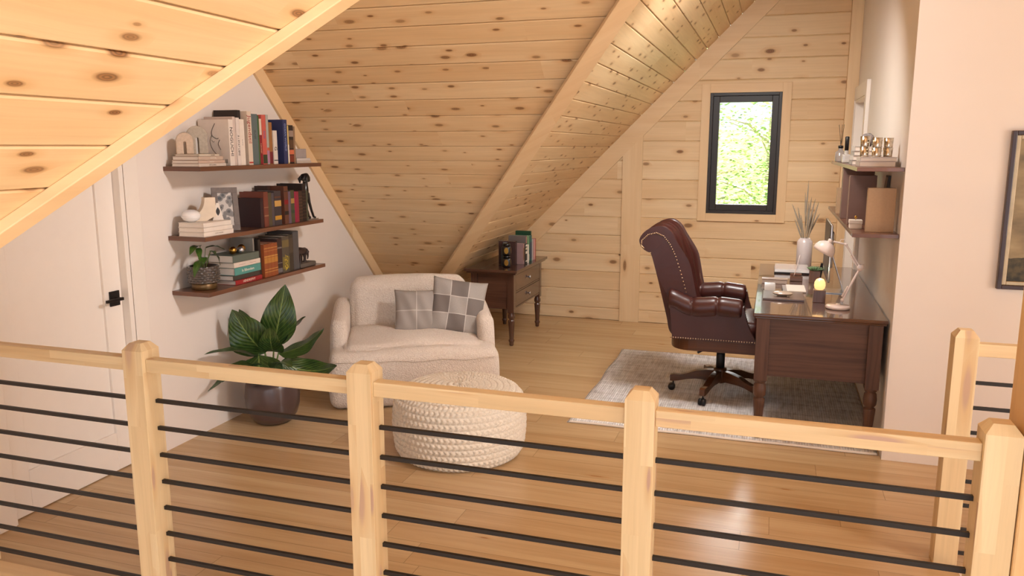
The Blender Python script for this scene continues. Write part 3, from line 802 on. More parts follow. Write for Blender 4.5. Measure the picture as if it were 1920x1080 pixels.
# --- top shelf
G1 = 'books on the topmost left shelf'
flatbook('bottom one of the four pale books stacked under the arches', -3.045, 3.722, ZT, .235, .017, .185, (206, 190, 176), G1, 'ART & LIVING', bmat((150, 130, 116)), .010)
flatbook('second pale book from the bottom under the stone arches, rose beige spine', -3.047, 3.724, ZT + .0178, .225, .017, .183, (190, 162, 144), G1, 'interiors', bmat((236, 226, 214)), .011)
flatbook('thick pale book third from the bottom under the arches', -3.05, 3.728, ZT + .0356, .212, .021, .178, (188, 164, 146), G1, 'SCULPTURE', bmat((236, 226, 214)), .010, .02)
flatbook('thin pale book directly under the two arches', -3.055, 3.74, ZT + .0574, .175, .011, .165, (206, 190, 170), G1, 'MODERN', bmat((120, 104, 92)), .008, .03)
def arch(label, x, y, z, w, h, t, slot, mat, rz):
    m = MB(); n = 18; ro, ri = w / 2, slot / 2
    out = [(-ro, 0)] + [(-ro * math.cos(PI * i / n), h - ro + ro * math.sin(PI * i / n)) for i in range(n + 1)] + [(ro, 0)]
    hi_ = h * .58
    inn = [(ri, 0)] + [(ri * math.cos(PI * i / n), hi_ - ri + ri * math.sin(PI * i / n)) for i in range(n + 1)] + [(-ri, 0)]
    # quads between outer and inner outlines
    N_ = len(out); inr = list(reversed(inn))
    for s_, f in ((-t / 2, 1), (t / 2, 0)):
        for i in range(N_ - 1):
            q = [(out[i][0], s_, out[i][1]), (out[i + 1][0], s_, out[i + 1][1]), (inr[i + 1][0], s_, inr[i + 1][1]), (inr[i][0], s_, inr[i][1])]
            m.face(q if f == 0 else q[::-1])
    for L_, f in ((out, 0), (inr, 1)):
        for i in range(N_ - 1):
            q = [(L_[i][0], -t / 2, L_[i][1]), (L_[i + 1][0], -t / 2, L_[i + 1][1]), (L_[i + 1][0], t / 2, L_[i + 1][1]), (L_[i][0], t / 2, L_[i][1])]
            m.face(q if f == 0 else q[::-1], smooth=True)
    for xa, xb in ((-ro, -ri), (ri, ro)): m.face([(xa, -t / 2, 0), (xa, t / 2, 0), (xb, t / 2, 0), (xb, -t / 2, 0)])
    o = m.build('arch_ornament', mat, None, (x, y, z), rz, weld=True, bevel=.004)
    tag(o, label, 'ornament')
arch('smaller sand coloured stone arch standing on the stacked pale books', -3.178, 3.778, ZT + .0692, .092, .120, .03, .014, plain('sandstone', srgb(200, 176, 154), .8, var=.1, scale=60, bump=.2), R(46))
arch('taller grey stone arch standing beside the sand coloured one', -3.180, 3.885, ZT + .0692, .112, .160, .034, .016, plain('grey_travertine', srgb(176, 164, 148), .8, var=.12, scale=60, bump=.2), R(46))

nog = book('tall white art book with a black line drawing on its cover', -3.055, 4.012, ZT, .042, .268, .215, (226, 212, 200), G1, 'NOGUCHI', INK, .036, .52)
def curve_part(pts, r, parent, name='drawn_line', mat=None):
    m = MB(); P = [Vector(p) for p in pts]; out = []
    for i in range(len(P) - 1):
        a = P[max(0, i - 1)]; b = P[i]; c = P[i + 1]; d = P[min(len(P) - 1, i + 2)]
        for k in range(6):
            t = k / 6; out.append(.5 * ((2 * b) + (-a + c) * t + (2 * a - 5 * b + 4 * c - d) * t * t + (-a + 3 * b - 3 * c + d) * t ** 3))
    out.append(P[-1]); m.tube(out, r, 6); return m.build(name, mat or INK, parent)
cy = -.0004
curve_part([(-.095, cy, .245), (-.118, cy, .205), (-.118, cy, .175), (-.088, cy, .156), (-.075, cy, .160)], .0017, nog)
curve_part([(-.118, cy, .182), (-.135, cy, .14), (-.12, cy, .095), (-.085, cy, .055), (-.068, cy, .022), (-.075, cy, .008)], .0012, nog)
curve_part([(-.066, cy, .150), (-.078, cy, .125), (-.062, cy, .092)], .0015, nog)
curve_part([(-.122, cy, .148), (-.112, cy, .136), (-.104, cy, .142)], .0009, nog)
text('title', 'II', .034, INK, nog, (-.026, -.0004, .024), ((1, 0, 0), (0, 0, 1), (0, -1, 0)))
book('cream hardback right of the line drawing book, taller with blank spine', -3.06, 4.0555, ZT, .026, .285, .20, (206, 186, 174), G1)
book('white book with small dark upright lettering, left half of the top shelf row', -3.055, 4.083, ZT, .030, .28, .2, (222, 208, 198), G1, "À L'ÉTAT LIBRE", INK, .020, .42, squeeze=.9)
book('plain off-white book right of the dark lettered white one', -3.055, 4.114, ZT, .044, .272, .2, (228, 214, 200), G1, 'form & line', bmat((120, 110, 100)), .008, .5)
book('tall black book rising behind the white books on the top shelf', -3.10, 4.159, ZT, .030, .328, .17, (44, 34, 32), G1)
book('ivory book with red blackletter style spine title', -3.055, 4.190, ZT, .042, .322, .2, (216, 196, 176), G1, 'Jugendstil', bmat((150, 40, 34)), .044, .66, bands=((.03, .06, (180, 60, 50)),))
book('teal grey tall book beside the red titled ivory one', -3.055, 4.233, ZT, .060, .308, .2, (92, 104, 104), G1, 'GLASS', bmat((60, 70, 72)), .02, .6)
book('thin green tall book right of the teal grey book', -3.055, 4.294, ZT, .012, .30, .18, (60, 96, 48), G1)
book('dark red book with pale upper spine, right of the green one', -3.055, 4.307, ZT, .024, .285, .18, (128, 28, 38), G1, 'A JOURNEY', bmat((226, 190, 150)), .012, .35, bands=((.64, .985, (216, 196, 178)),))
book('salmon spined book with a blue title on the top shelf', -3.055, 4.334, ZT, .044, .306, .18, (196, 92, 80), G1, 'ROSE', bmat((100, 100, 160)), .02, .6, bands=((.02, .2, (50, 60, 40)),))
book('thin pale blue grey book right of the salmon one', -3.055, 4.380, ZT, .024, .308, .18, (170, 168, 158), G1, bands=((.03, .28, (170, 120, 150)), (.28, .34, (190, 90, 60))))
book('tan brown narrow book between pale blue and short white books', -3.055, 4.406, ZT, .034, .262, .18, (150, 100, 54), G1, bands=((.02, .3, (110, 34, 40)),))
book('short white book with a black letter on its spine', -3.05, 4.443, ZT, .042, .212, .15, (214, 202, 190), G1, 'G', INK, .038, .46, bands=((.10, .13, (40, 36, 34)),))
book('grey brown tall book showing above the navy one', -3.208, 4.46, ZT, .028, .308, .072, (96, 78, 66), G1)
book('large navy book with pale blue spine lettering near the right of the top shelf', -3.055, 4.562, ZT, .046, .284, .22, (46, 52, 92), G1, 'OCEAN WORLD', bmat((150, 164, 206)), .024, .60)
book('thin yellow and white book right of the navy one', -3.055, 4.6095, ZT, .014, .247, .17, (214, 186, 110), G1, bands=((.03, .5, (232, 222, 206)),))
book('black photographic spine book with orange patch on the top shelf', -3.055, 4.6245, ZT, .052, .25, .18, (46, 34, 30), G1, bands=((.24, .36, (206, 110, 76)), (.04, .22, (120, 50, 34)), (.70, .86, (150, 130, 118)), (.40, .62, (86, 62, 44))))
book('thin tan book closing the right end of the top shelf row', -3.055, 4.6775, ZT, .020, .243, .17, (140, 110, 84), G1)
flatbook('lowest pale book lying at the far right end of the top shelf', -3.05, 4.70, ZT, .175, .016, .15, (196, 180, 166), G1)
flatbook('pale grey book lying second at the right end of the top shelf', -3.052, 4.702, ZT + .0166, .165, .017, .15, (206, 196, 190), G1)
m = MB(); m.rbox((0, 0, .031), (.11, .13, .062), .004, 3); tag(m.build('box', plain('grey_card', srgb(158, 146, 142), .6, var=.05), None, (-3.115, 4.77, ZT + .0346), weld=True), 'small grey box on the lying books at the right end of the top shelf', 'box')

# --- middle shelf
G2 = 'books on the middle left shelf'
for k, (lab, dx, L) in enumerate((('bottom one of three white books on the middle shelf, faint lettering on its spine', .0, .262), ('middle one of three white books stacked on the middle shelf', .002, .255), ('top one of three white books stacked under the white round box', .006, .243))):
    flatbook(lab, -3.042 - dx, 3.722 + dx * 1.5, ZM + k * .0262, L, .0255, .175, (228, 216, 204), G2, 'COTE D’AZUR' if k == 0 else None, bmat((170, 154, 140)), .011)
Z2 = ZM + .0786 + .0008
m = MB(); m.lathe([(0, 0), (.022, 0), (.043, .012), (.052, .028), (.053, .033), (.050, .0345), (.053, .036), (.052, .042), (.043, .058), (.022, .068), (0, .070)], 32)
tag(m.build('round_box', M['white_gloss'], None, (-3.172, 3.782, Z2)), 'squashed white ceramic ball box with a waist line on the white books', 'ornament')
def scoop():
    m = MB(); n = 14; h, w, t = .135, .135, .06
    cur = [(.085 - .085 * math.cos(PI / 2 * i / n) * 1.0, h - h * .92 * math.sin(PI / 2 * i / n)) for i in range(n + 1)]
    cur = [(w * .42 - w * .42 * math.sin(PI / 2 * (i / n)) ** 1.0, h * (1 - i / n) ** .0 * 0 + 0) for i in range(1)]
    arc = [(-w / 2 + .055 - .055 * math.sin(PI / 2 * i / n) * 1.0, h - (h - .04) * (1 - math.cos(PI / 2 * i / n))) for i in range(n + 1)]
    arc = [(-w / 2 + .05 * math.cos(PI / 2 * i / n), .03 + (h - .03) * (1 - math.sin(PI / 2 * i / n))) for i in range(n + 1)]
    poly = [(-w / 2, 0), (.0, 0), (.035, .02), (.055, .02), (.055, h)] + [(-.005, h)] + [(-w / 2 + .0625 * math.cos(PI / 2 * i / n) , .042 + (h - .042) * (1 - math.sin(PI / 2 * i / n))) for i in range(1, n + 1)]
    m.prism(poly, -t / 2, t / 2, axis=1)
    o = m.build('curved_ornament', plain('pale_stone', srgb(222, 204, 182), .7, var=.06, bump=.1), None, (-3.145, 3.868, Z2), R(55), bevel=.003)
    tag(o, 'beige curved stone sculpture scooped on its left side standing on the white books', 'ornament')
scoop()
def leaf_card():
    m = MB(); m.prism([(-.032, 0), (.032, 0), (.008, .10), (-.008, .10)], -.006, .006, axis=1)
    o = m.build('card_ornament', M['cream'], None, (-3.105, 3.93, Z2), R(60), bevel=.001)
    tag(o, 'small white tapering block with a black drop mark beside the curved sculpture', 'ornament')
    d = MB(); pts = [(0, .075)] + [(.012 * math.sin(PI * i / 10) * 1.0, .075 - .05 * i / 10) for i in range(1, 10)] + [(0, .025)] + [(-.012 * math.sin(PI * i / 10), .075 - .05 * i / 10) for i in range(9, 0, -1)]
    d.prism(pts, -.0068, -.006, axis=1); d.build('drop_mark', INK, o)
leaf_card()
def frame_left():
    root = thing('picture_frame', 'grey picture frame with black botanical print leaning on the middle shelf', 'picture frame', (-3.075, 4.03, ZM + .0005), (R(0), R(-14), R(0)))
    m = MB(); w, h = .150, .262
    root.rotation_euler = (R(-9), R(0), R(50)); root.location = (-3.135, 4.052, ZM + .0022)
    f = .032
    m.box(-w / 2, -.008, 0, w / 2, .006, f, 0); m.box(-w / 2, -.008, h - f, w / 2, .006, h, 0); m.box(-w / 2, -.008, f, -w / 2 + f, .006, h - f, 2); m.box(w / 2 - f, -.008, f, w / 2, .006, h - f, 2)
    m.build('frame', plain('weathered_grey_wood', srgb(112, 100, 94), .6, var=.12, scale=50), root, bevel=.001)
    t = NT('botanical_print'); tc = t.n('ShaderNodeTexCoord').outputs['Object']
    vo = t.n('ShaderNodeTexVoronoi', i_Vector=tc, i_Scale=34.0).outputs['Distance']; no = t.n('ShaderNodeTexNoise', i_Vector=tc, i_Scale=14.0, i_Detail=3.0).outputs['Fac']
    t.out('Base Color', t.ramp(t.math('ADD', t.math('MULTIPLY', vo, .7), t.math('MULTIPLY', no, .9)), [(.62, (.01, .01, .01)), (.68, srgb(104, 96, 92)), (.84, srgb(112, 104, 100)), (.90, srgb(190, 180, 172))])); t.out('Roughness', .4)
    p = MB(); p.box(-w / 2 + f, -.003, f, w / 2 - f, .003, h - f, 0); p.build('print', t.m, root)
frame_left()
def bk2(*a, **k): book(*a, **k)
book('low dark maroon black book at the left end of the middle shelf row', -3.065, 4.292, ZM, .028, .185, .165, (54, 34, 36), G2)
book('wine red book with rust brown spine, second in the middle shelf row', -3.06, 4.321, ZM, .046, .222, .18, (116, 60, 46), G2, bands=((.3, .34, (150, 110, 80)), (.55, .57, (150, 110, 80))))
book('olive brown worn book right of the rust spined one on the middle shelf', -3.06, 4.368, ZM, .036, .215, .16, (84, 72, 52), G2)
book('slate blue grey narrow book left of the one with gold panels', -3.06, 4.405, ZM, .026, .212, .16, (78, 70, 76), G2)
book('dark blue grey book with two gold panels on its spine', -3.058, 4.432, ZM, .074, .222, .17, (62, 54, 58), G2, bands=((.55, .72, (196, 152, 84)), (.16, .28, (190, 140, 50)), (.80, .84, (100, 60, 40))))
book('tall dark book standing behind the gold panel book', -3.16, 4.508, ZM, .034, .25, .10, (58, 34, 28), G2)
book('rust brown tall book with a red label in the middle shelf row', -3.06, 4.5445, ZM, .046, .248, .17, (98, 58, 42), G2, bands=((.52, .64, (130, 26, 30)), (.24, .34, (34, 26, 24)), (.85, .88, (60, 40, 30))))
book('mauve narrow book right of the red labelled one', -3.06, 4.591, ZM, .028, .212, .16, (104, 84, 100), G2)
book('green and brown patterned spine book left of the magenta ones', -3.06, 4.620, ZM, .042, .218, .16, (76, 74, 50), G2, bands=((.6, .75, (170, 130, 70)), (.3, .4, (50, 70, 50))))
book('bright magenta thin book, left one of the magenta pair', -3.06, 4.663, ZM, .022, .207, .16, (150, 30, 66), G2)
book('rose crimson thin book, right one of the magenta pair', -3.06, 4.686, ZM, .028, .206, .16, (140, 44, 58), G2)
book('dark ribbed brown book right of the magenta pair', -3.06, 4.715, ZM, .042, .210, .16, (60, 42, 34), G2, bands=tuple((.1 * k, .1 * k + .02, (96, 70, 50)) for k in range(1, 9)))
book('tall near-black ribbed book left of the olive one, beside the dog statue', -3.06, 4.758, ZM, .046, .255, .20, (40, 28, 26), G2, bands=tuple((.09 * k, .09 * k + .018, (76, 52, 40)) for k in range(1, 10)))
book('thin olive book at the right end of the middle row', -3.06, 4.805, ZM, .020, .207, .16, (76, 76, 58), G2)
def dog():
    root = thing('dog_statue', 'tall slender black statue of a sitting dog at the right end of the middle shelf', 'statue', (-3.12, 4.880, ZM))
    m = MB(); blk = plain('black_bronze', srgb(34, 27, 25), .3, .2, var=.2, coat=.3)
    # sitting dog looking towards +Y/-X side; local x towards the room
    # slim sitting hound, chest towards +y, seen side-on
    m.tube([(0, -.045, .02), (0, -.048, .06), (0, -.035, .11), (0, -.014, .16), (0, .0, .20), (0, .004, .235), (0, .004, .262)], [.020, .030, .031, .028, .025, .019, .017], 16)
    m.tube([(0, .018, .19), (0, .0, .16), (0, -.02, .12)], [.014, .026, .02], 12)
    for s_ in (-1, 1):
        m.tube([(s_ * .016, -.05, .035), (s_ * .026, -.022, .05), (s_ * .022, .0, .02), (s_ * .022, .016, .007)], [.020, .018, .009, .007], 10)
        m.tube([(s_ * .014, .006, .18), (s_ * .018, .016, .12), (s_ * .02, .034, .06), (s_ * .022, .052, .012), (s_ * .022, .070, .007)], [.015, .0105, .0085, .0085, .007], 10)
    m.tube([(0, -.022, .272), (0, -.008, .290), (0, .012, .292), (0, .032, .280), (0, .044, .262)], [.016, .028, .029, .020, .010], 14)
    for s_ in (-1, 1):
        m.tube([(s_ * .020, -.008, .300), (s_ * .031, -.018, .278), (s_ * .030, -.016, .250)], [.008, .013, .004], 8)
    o = m.build('body', blk, root); o.rotation_euler = (0, 0, R(-8)); o.location = (0, .012, .004)
    b = MB(); b.box(-.05, -.044, 0, .05, .092, .006, 1); b.build('base', M['silver'], root, bevel=.001)
dog()

# --- lowest shelf
G3 = 'books on the lowest left shelf'
flatbook('thin red book with pale title at the bottom of the lowest shelf stack', -3.05, 3.985, ZB, .265, .027, .17, (150, 34, 36), G3, 'HENDREFIVY', bmat((236, 214, 196)), .021)
flatbook('dark olive book second from the bottom of the lowest shelf stack', -3.058, 3.975, ZB + .0275, .262, .030, .175, (66, 58, 50), G3)
flatbook('thick turquoise book with pale title in the lowest shelf stack', -3.05, 3.982, ZB + .058, .258, .046, .18, (84, 146, 138), G3, 'In Bibendum', bmat((226, 222, 208)), .024)
flatbook('cream book with two red lines lying above the turquoise one', -3.052, 3.980, ZB + .1044, .262, .030, .18, (218, 202, 188), G3, '———        ———', bmat((150, 84, 70)), .02)
flatbook('thick grey green book on top of the lowest shelf stack', -3.055, 3.978, ZB + .1348, .258, .044, .18, (94, 102, 92), G3)
ZS = ZB + .1796
def balls():
    root = thing('ball_ornament', 'cluster of two gold balls and one silver ball on the grey green book', 'ornament', (-3.11, 4.09, ZS))
    for (x, y, r, mt, lab) in ((0.0, -.035, .023, M['gold'], None), (.022, .012, .021, M['silver'], 'silver ball'), (-.006, .055, .025, M['gold'], None)):
        m = MB(); m.lathe([(r * math.sin(PI * i / 14), r - r * math.cos(PI * i / 14)) for i in range(15)], 24, (x, y, 0)); o = m.build('ball', mt, root)
        if lab: o['label'] = lab
balls()
book('broad grey book standing behind the stack on the lowest shelf', -3.075, 4.205, ZB, .014, .262, .17, (132, 126, 118), G3)
book('tall black brown book left of the orange set', -3.075, 4.2585, ZB, .024, .245, .16, (48, 38, 32), G3)
for k in range(4):
    book(('leftmost', 'second from the left', 'third from the left', 'rightmost')[k] + ' of the four orange brown books with gold ornaments', -3.052, 4.2835 + k * .0365, ZB, .0355, .212, .15, (150 - 4 * (k % 2), 78, 40), G3,
         bands=((.60, .64, (196, 142, 70)), (.42, .58, (186, 126, 56)), (.86, .88, (196, 142, 70)), (.14, .16, (196, 142, 70)), (.22, .24, (196, 142, 70)), (.78, .79, (196, 142, 70))))
book('black brown book with a grey foot label right of the orange set', -3.055, 4.4305, ZB, .052, .232, .17, (54, 36, 34), G3, bands=((.04, .16, (110, 104, 106)), (.72, .76, (120, 110, 104)), (.30, .32, (120, 110, 104))))
book('dark grey book with yellow flower pattern on its spine', -3.053, 4.4835, ZB, .078, .240, .18, (84, 74, 62), G3, bands=((.1, .44, (120, 104, 52)), (.70, .9, (112, 96, 60))))
fl = MB()
random.seed(8)
for i in range(26):
    yy = 4.5075 + random.random() * .032; zz = ZB + .015 + random.random() * .105 ; r = .0018 + random.random() * .003
    fl.lathe([(0, .0016), (r, .0012), (r, 0)], 8, (-3.053, yy, zz), axis=0)
fo = fl.build('flower_pattern', bmat((214, 186, 40)), None)
for o in bpy.data.objects:
    if o.get('label') == 'dark grey book with yellow flower pattern on its spine':
        fo.parent = o; fo.location = (3.053, -4.4835, -ZB)
book('dark brown green narrow book, second from the right in the lowest row', -3.055, 4.5625, ZB, .050, .245, .18, (62, 52, 42), G3, bands=((.5, .9, (76, 64, 52)),))
book('tall grey black book at the right end of the lowest row', -3.055, 4.6135, ZB, .066, .262, .20, (70, 64, 62), G3, bands=((.02, .98, (84, 80, 80)),))
def elephant():
    root = thing('elephant_statue', 'small dark bronze elephant statue on a stone base on the lowest shelf', 'statue', (-3.10, 4.77, ZB))
    br = plain('dark_bronze', srgb(62, 48, 44), .35, .3, var=.3, scale=30)
    b = MB(); b.rbox((0, .02, .016), (.10, .19, .031), .008, 4); b.build('base', plain('grey_stone_base', srgb(96, 86, 78), .6), root, weld=True)
    m = MB(); z = .031
    m.tube([(0, -.055, z + .055), (0, -.04, z + .072), (0, -.01, z + .078), (0, .025, z + .074), (0, .05, z + .078), (0, .07, z + .075)], [.014, .027, .030, .027, .022, .015], 16)
    for x in (-.015, .015):
        for y in (-.038, .022): m.tube([(x, y, z + .06), (x, y + .003, z + .03), (x, y, z)], [.015, .010, .011], 10)
    m.tube([(0, .072, z + .072), (0, .088, z + .055), (0, .088, z + .03), (0, .082, z + .012)], [.011, .008, .006, .004], 8)
    for x in (-1, 1): m.tube([(x * .018, .045, z + .088), (x * .027, .040, z + .07), (x * .022, .038, z + .05)], [.008, .015, .005], 8)
    m.tube([(0, -.062, z + .07), (0, -.072, z + .045), (0, -.07, z + .03)], [.003, .002, .002], 6)
    m.build('body', br, root)
elephant()
def small_plant():
    root = thing('potted_plant', 'small leafy plant in a dimpled brown pot at the left of the lowest shelf', 'potted plant', (-3.155, 3.835, ZB))
    dm = plain('dimpled_brown_glaze', srgb(74, 64, 58), .3, var=.2, coat=.5)
    m = MB(); r0 = .084
    def fn(u, v):
        a = u * 2 * PI; z = .038 + .100 * v; rr = r0 + .003 * math.sin(PI * v)
        row = v * 7; n = 20; ph = u * n + (.5 if int(row) % 2 else 0)
        f = math.sin(PI * (row % 1)) * abs(math.sin(PI * ph)); rr += .006 * f ** 1.2
        if v < .06: rr -= .008 * (1 - v / .06)
        return (rr * math.cos(a), rr * math.sin(a), z)
    m.grid(fn, 160, 70, cu=True); m.lathe([(r0, .138), (r0 - .006, .138), (r0 - .006, .118), (0, .118)], 40)
    m.build('pot', dm, root)
    b = MB(); b.lathe([(0, 0), (.066, 0), (.072, .008), (.073, .032), (.068, .040), (0, .040)], 40); b.build('pot_base', plain('bronze_band', srgb(112, 86, 52), .3, .5, var=.15), root)
    s = MB(); s.lathe([(0, .122), (.077, .120)], 24); s.build('soil', M['soil'], root)
    for a, bb, w in (((.0, -.015, .252), (.05, -.165, .222), .052), ((.0, -.03, .245), (.05, -.085, .185), .038), ((.04, .02, .225), (.075, .055, .135), .075), ((.0, .03, .235), (.045, .145, .215), .05),
                     ((.02, -.03, .175), (.07, -.165, .095), .048), ((.01, -.02, .19), (.05, -.055, .155), .05), ((.02, .05, .215), (.0, .115, .185), .035)):
        l = MB(); leaf_mesh(l, a, bb, w, .15, .2, n=12); l.build('leaf', M['leaf2'], root)
        st = MB(); st.tube([(a[0] * .3, a[1] * .3, .118), (a[0] * .6, a[1] * .6, .17), a], [.0025, .002, .0018], 6); st.build('stem', plain('small_stem', srgb(96, 110, 52), .5), root)
small_plant()

# ------------------------------------------------------------------ nightstand under the slope
def turned(m, x, y, z0, z1, r):
    """turned leg foot between z0 and z1, full radius r"""
    H = z1 - z0
    pr = [(0, 0), (r * .55, 0), (r * .62, .04), (r * .62, .09), (r * .80, .13), (r * .86, .17), (r * .60, .20), (r * .66, .21), (r * .72, .40), (r * .92, .68), (r * .98, .74), (r * .98, .76), (r * .70, .78), (r * .70, .80), (r * 1.0, .84), (r * 1.02, .92), (r * .80, .965), (r * .80, 1.0)]
    m.lathe([(a, z0 + b * H) for a, b in pr], 24, (x, y, 0))
def nightstand():
    root = thing('nightstand', 'dark wooden two-drawer side cabinet on turned legs under the sloping ceiling', 'nightstand', (-2.125, 6.56, 0))
    # local: x from -.42 (back) to 0 (front face), y from 0 to .88
    W_ = .88; D_ = .40; zb, zt = .312, .64; mt = M['night']
    m = MB(); m.box(-D_ - .045, -.055, .665, .045, W_ + .055, .69, 1); m.box(-D_ - .03, -.04, .65, .03, W_ + .04, .6645, 1); m.build('top', mt, root, bevel=.004)
    for x in (-.03, -D_ + .03):
        for y in (.03, W_ - .03):
            m = MB(); m.box(x - .03, y - .03, zb - .01, x + .03, y + .03, .65, 2); turned(m, x, y, 0, zb - .01, .031); m.build('leg', mt, root)
    m = MB(); m.box(-D_ + .012, .061, zb + .02, -.012, W_ - .061, .65, 1); m.box(-D_ + .061, .012, zb + .02, -.061, .025, .65, 0)
    m.box(-D_ + .061, W_ - .025, zb + .02, -.061, W_ - .012, .65, 0)
    m.build('body', mt, root)
    fr = MB()
    for z0, z1 in ((.638, .65), (.474, .486), (zb + .02, zb + .034)): fr.box(-.012, .061, z0, -.003, W_ - .061, z1, 1)
    fr.build('face_frame', mt, root)
    for z0, z1 in ((.490, .634), (.350, .470)):
        d = MB(); d.box(-.0118, .065, z0, -.001, W_ - .065, z1, 1); dd = d.build('drawer', mt, root, bevel=.003)
        k = MB(); k.lathe([(.006, 0), (.006, .010), (.018, .016), (.018, .022), (0, .026)], 20, (-.001, W_ / 2, (z0 + z1) / 2), axis=0); k.build('knob', M['silver'], dd)
nightstand()
ZN = .6905
G4 = 'books on the side cabinet'
def nbook(label, x, y, t, h, d, c, **k): book(label, x, y, ZN, t, h, d, c, G4, **k)
nbook('dark brown book nearest the tins on the side cabinet', -2.20, 6.84, .048, .215, .16, (66, 40, 34))
nbook('mauve brown book second in the row on the side cabinet', -2.14, 6.889, .040, .19, .14, (150, 118, 116), bands=((.2, .8, (120, 84, 60)),))
nbook('black and white patterned book on the side cabinet', -2.13, 6.93, .050, .185, .13, (44, 40, 36), bands=((.5, .62, (226, 216, 196)), (.70, .8, (210, 196, 160)), (.86, .95, (226, 216, 196)), (.1, .16, (226, 216, 196))))
nbook('small white book in the middle of the side cabinet row', -2.125, 6.981, .036, .17, .12, (220, 208, 196))
nbook('tall grey book with pink edge in the side cabinet row', -2.155, 7.018, .034, .248, .17, (110, 98, 92), bands=((.05, .95, (170, 120, 110)),))
nbook('pale green spined tall book in the side cabinet row', -2.145, 7.053, .046, .245, .17, (110, 146, 104), bands=((.3, .45, (40, 60, 44)), (.05, .28, (196, 186, 166))))
nbook('teal and navy book near the far end of the side cabinet row', -2.14, 7.10, .060, .24, .16, (44, 96, 86), bands=((.1, .75, (52, 62, 84)),))
nbook('thin light grey book right of the teal one on the side cabinet', -2.135, 7.161, .022, .205, .14, (178, 170, 166))
nbook('large dark green book, tallest at the far end of the side cabinet', -2.16, 7.184, .030, .275, .15, (24, 66, 40))
nbook('thin pink book near the far end of the side cabinet', -2.13, 7.215, .024, .20, .14, (206, 150, 140))
nbook('thin red spined book at the far end of the side cabinet row', -2.13, 7.240, .022, .20, .14, (150, 60, 46))
def tin(label, z):
    root = thing('tea_tin', label, 'tin', (-2.235, 6.70, z), R(12))
    m = MB(); m.rbox((0, 0, .042), (.075, .075, .084), .012, 3); b = m.build('body', plain('black_lacquer', srgb(26, 20, 18), .25, .1, coat=.4), root, weld=True)
    m = MB(); m.lathe([(0, .0842), (.030, .0842), (.034, .088), (.034, .100), (.028, .105), (0, .106)], 24); m.build('lid', plain('black_lacquer', srgb(26, 20, 18), .25), root)
    for a in range(4):
        p = MB(); n = 20; p.prism([(.019 * math.cos(2 * PI * i / n), .044 + .028 * math.sin(2 * PI * i / n)) for i in range(n)], -.0384, -.0374, axis=1)
        o = p.build('gold_panel', M['gold'], root, rz=a * PI / 2)
tin('lower of two stacked black tins with gold panels on the side cabinet', ZN)
tin('upper of two stacked black tins with gold panels on the side cabinet', ZN + .1065)
m = MB(); m.lathe([(0, 0), (.034, 0), (.036, .01), (.034, .16), (.022, .18), (.020, .21), (0, .212)], 24)
tag(m.build('bottle', plain('grey_blue_ceramic', srgb(84, 92, 96), .4), None, (-2.285, 6.80, ZN)), 'grey blue bottle peeking out behind the stacked black tins', 'bottle')

# ------------------------------------------------------------------ desk
M['desk2'] = knotty('stained_desk_panel', srgb(76, 51, 40), srgb(104, 73, 57), dark=srgb(50, 30, 22), w=9.0, L=90, rough=.42, plankvar=.1, knots=False, streak=.8, gcol=srgb(50, 30, 22), coat=0, spec=.35)
def desk():
    root = thing('desk', 'long dark wooden writing desk with turned legs standing along the white wall', 'desk', (0, 4.80, .011))
    x0, x1, L = -.075, .652, 2.13; mt = M['desk']; T0 = .757
    m = MB(); m.box(x0, 0, T0, x1, L, T0 + .020, 1); m.build('top', mt, root, bevel=.005)
    m = MB(); m.box(x0 + .012, .012, T0 - .013, x1 - .005, L - .012, T0 - .0002, 1); m.build('top_moulding', mt, root, bevel=.004)
    zb = .365; w = .076
    for x in (x0 + .02, x1 - w - .02):
        for y in (.02, L - w - .02):
            m = MB(); m.box(x, y, zb, x + w, y + w, T0 - .0132, 2)
            pr = [(0, 0), (.022, 0), (.022, .035), (.016, .04), (.020, .05), (.031, .20), (.034, .235), (.034, .245), (.024, .252), (.026, .258), (.036, .27), (.038, .30), (.034, .335), (.026, .345), (.034, .352), (.034, zb)]
            m.lathe(pr, 28, (x + w / 2, y + w / 2, 0)); m.build('leg', M['desk2'], root, bevel=.002)
    m = MB(); m.box(x0 + .02 + w, .040, .395, x1 - .02 - w, .058, T0 - .0132, 0); m.build('side_panel', M['desk2'], root)
    m = MB(); m.box(x0 + .02 + w, L - .058, .395, x1 - .02 - w, L - .040, T0 - .0132, 0); m.build('side_panel', M['desk2'], root)
    m = MB(); m.box(x1 - .06, .096, .395, x1 - .042, L - .096, T0 - .0132, 1); m.build('back_panel', M['desk2'], root)
    m = MB(); m.box(x0 + .035, .096, .665, x0 + .053, L - .096, T0 - .0132, 1); m.build('apron', M['desk2'], root)
    for y0 in (.10, 1.60):
        m = MB(); m.box(x0 + .05, y0, .40, x1 - .07, y0 + .43, T0 - .0134, 1); bd = m.build('drawer_cabinet', M['desk2'], root)
        for z0, z1 in ((.41, .57), (.58, .735)):
            d = MB(); d.box(x0 + .0345, y0 + .01, z0, x0 + .049, y0 + .42, z1, 1); dd = d.build('drawer', M['desk2'], bd, bevel=.003)
            k = MB(); k.lathe([(.018, -.022), (.018, -.016), (.006, -.010), (.006, 0)], 16, (x0 + .034, y0 + .215, (z0 + z1) / 2), axis=0); 
desk()
ZD = .011 + .777 + .0006

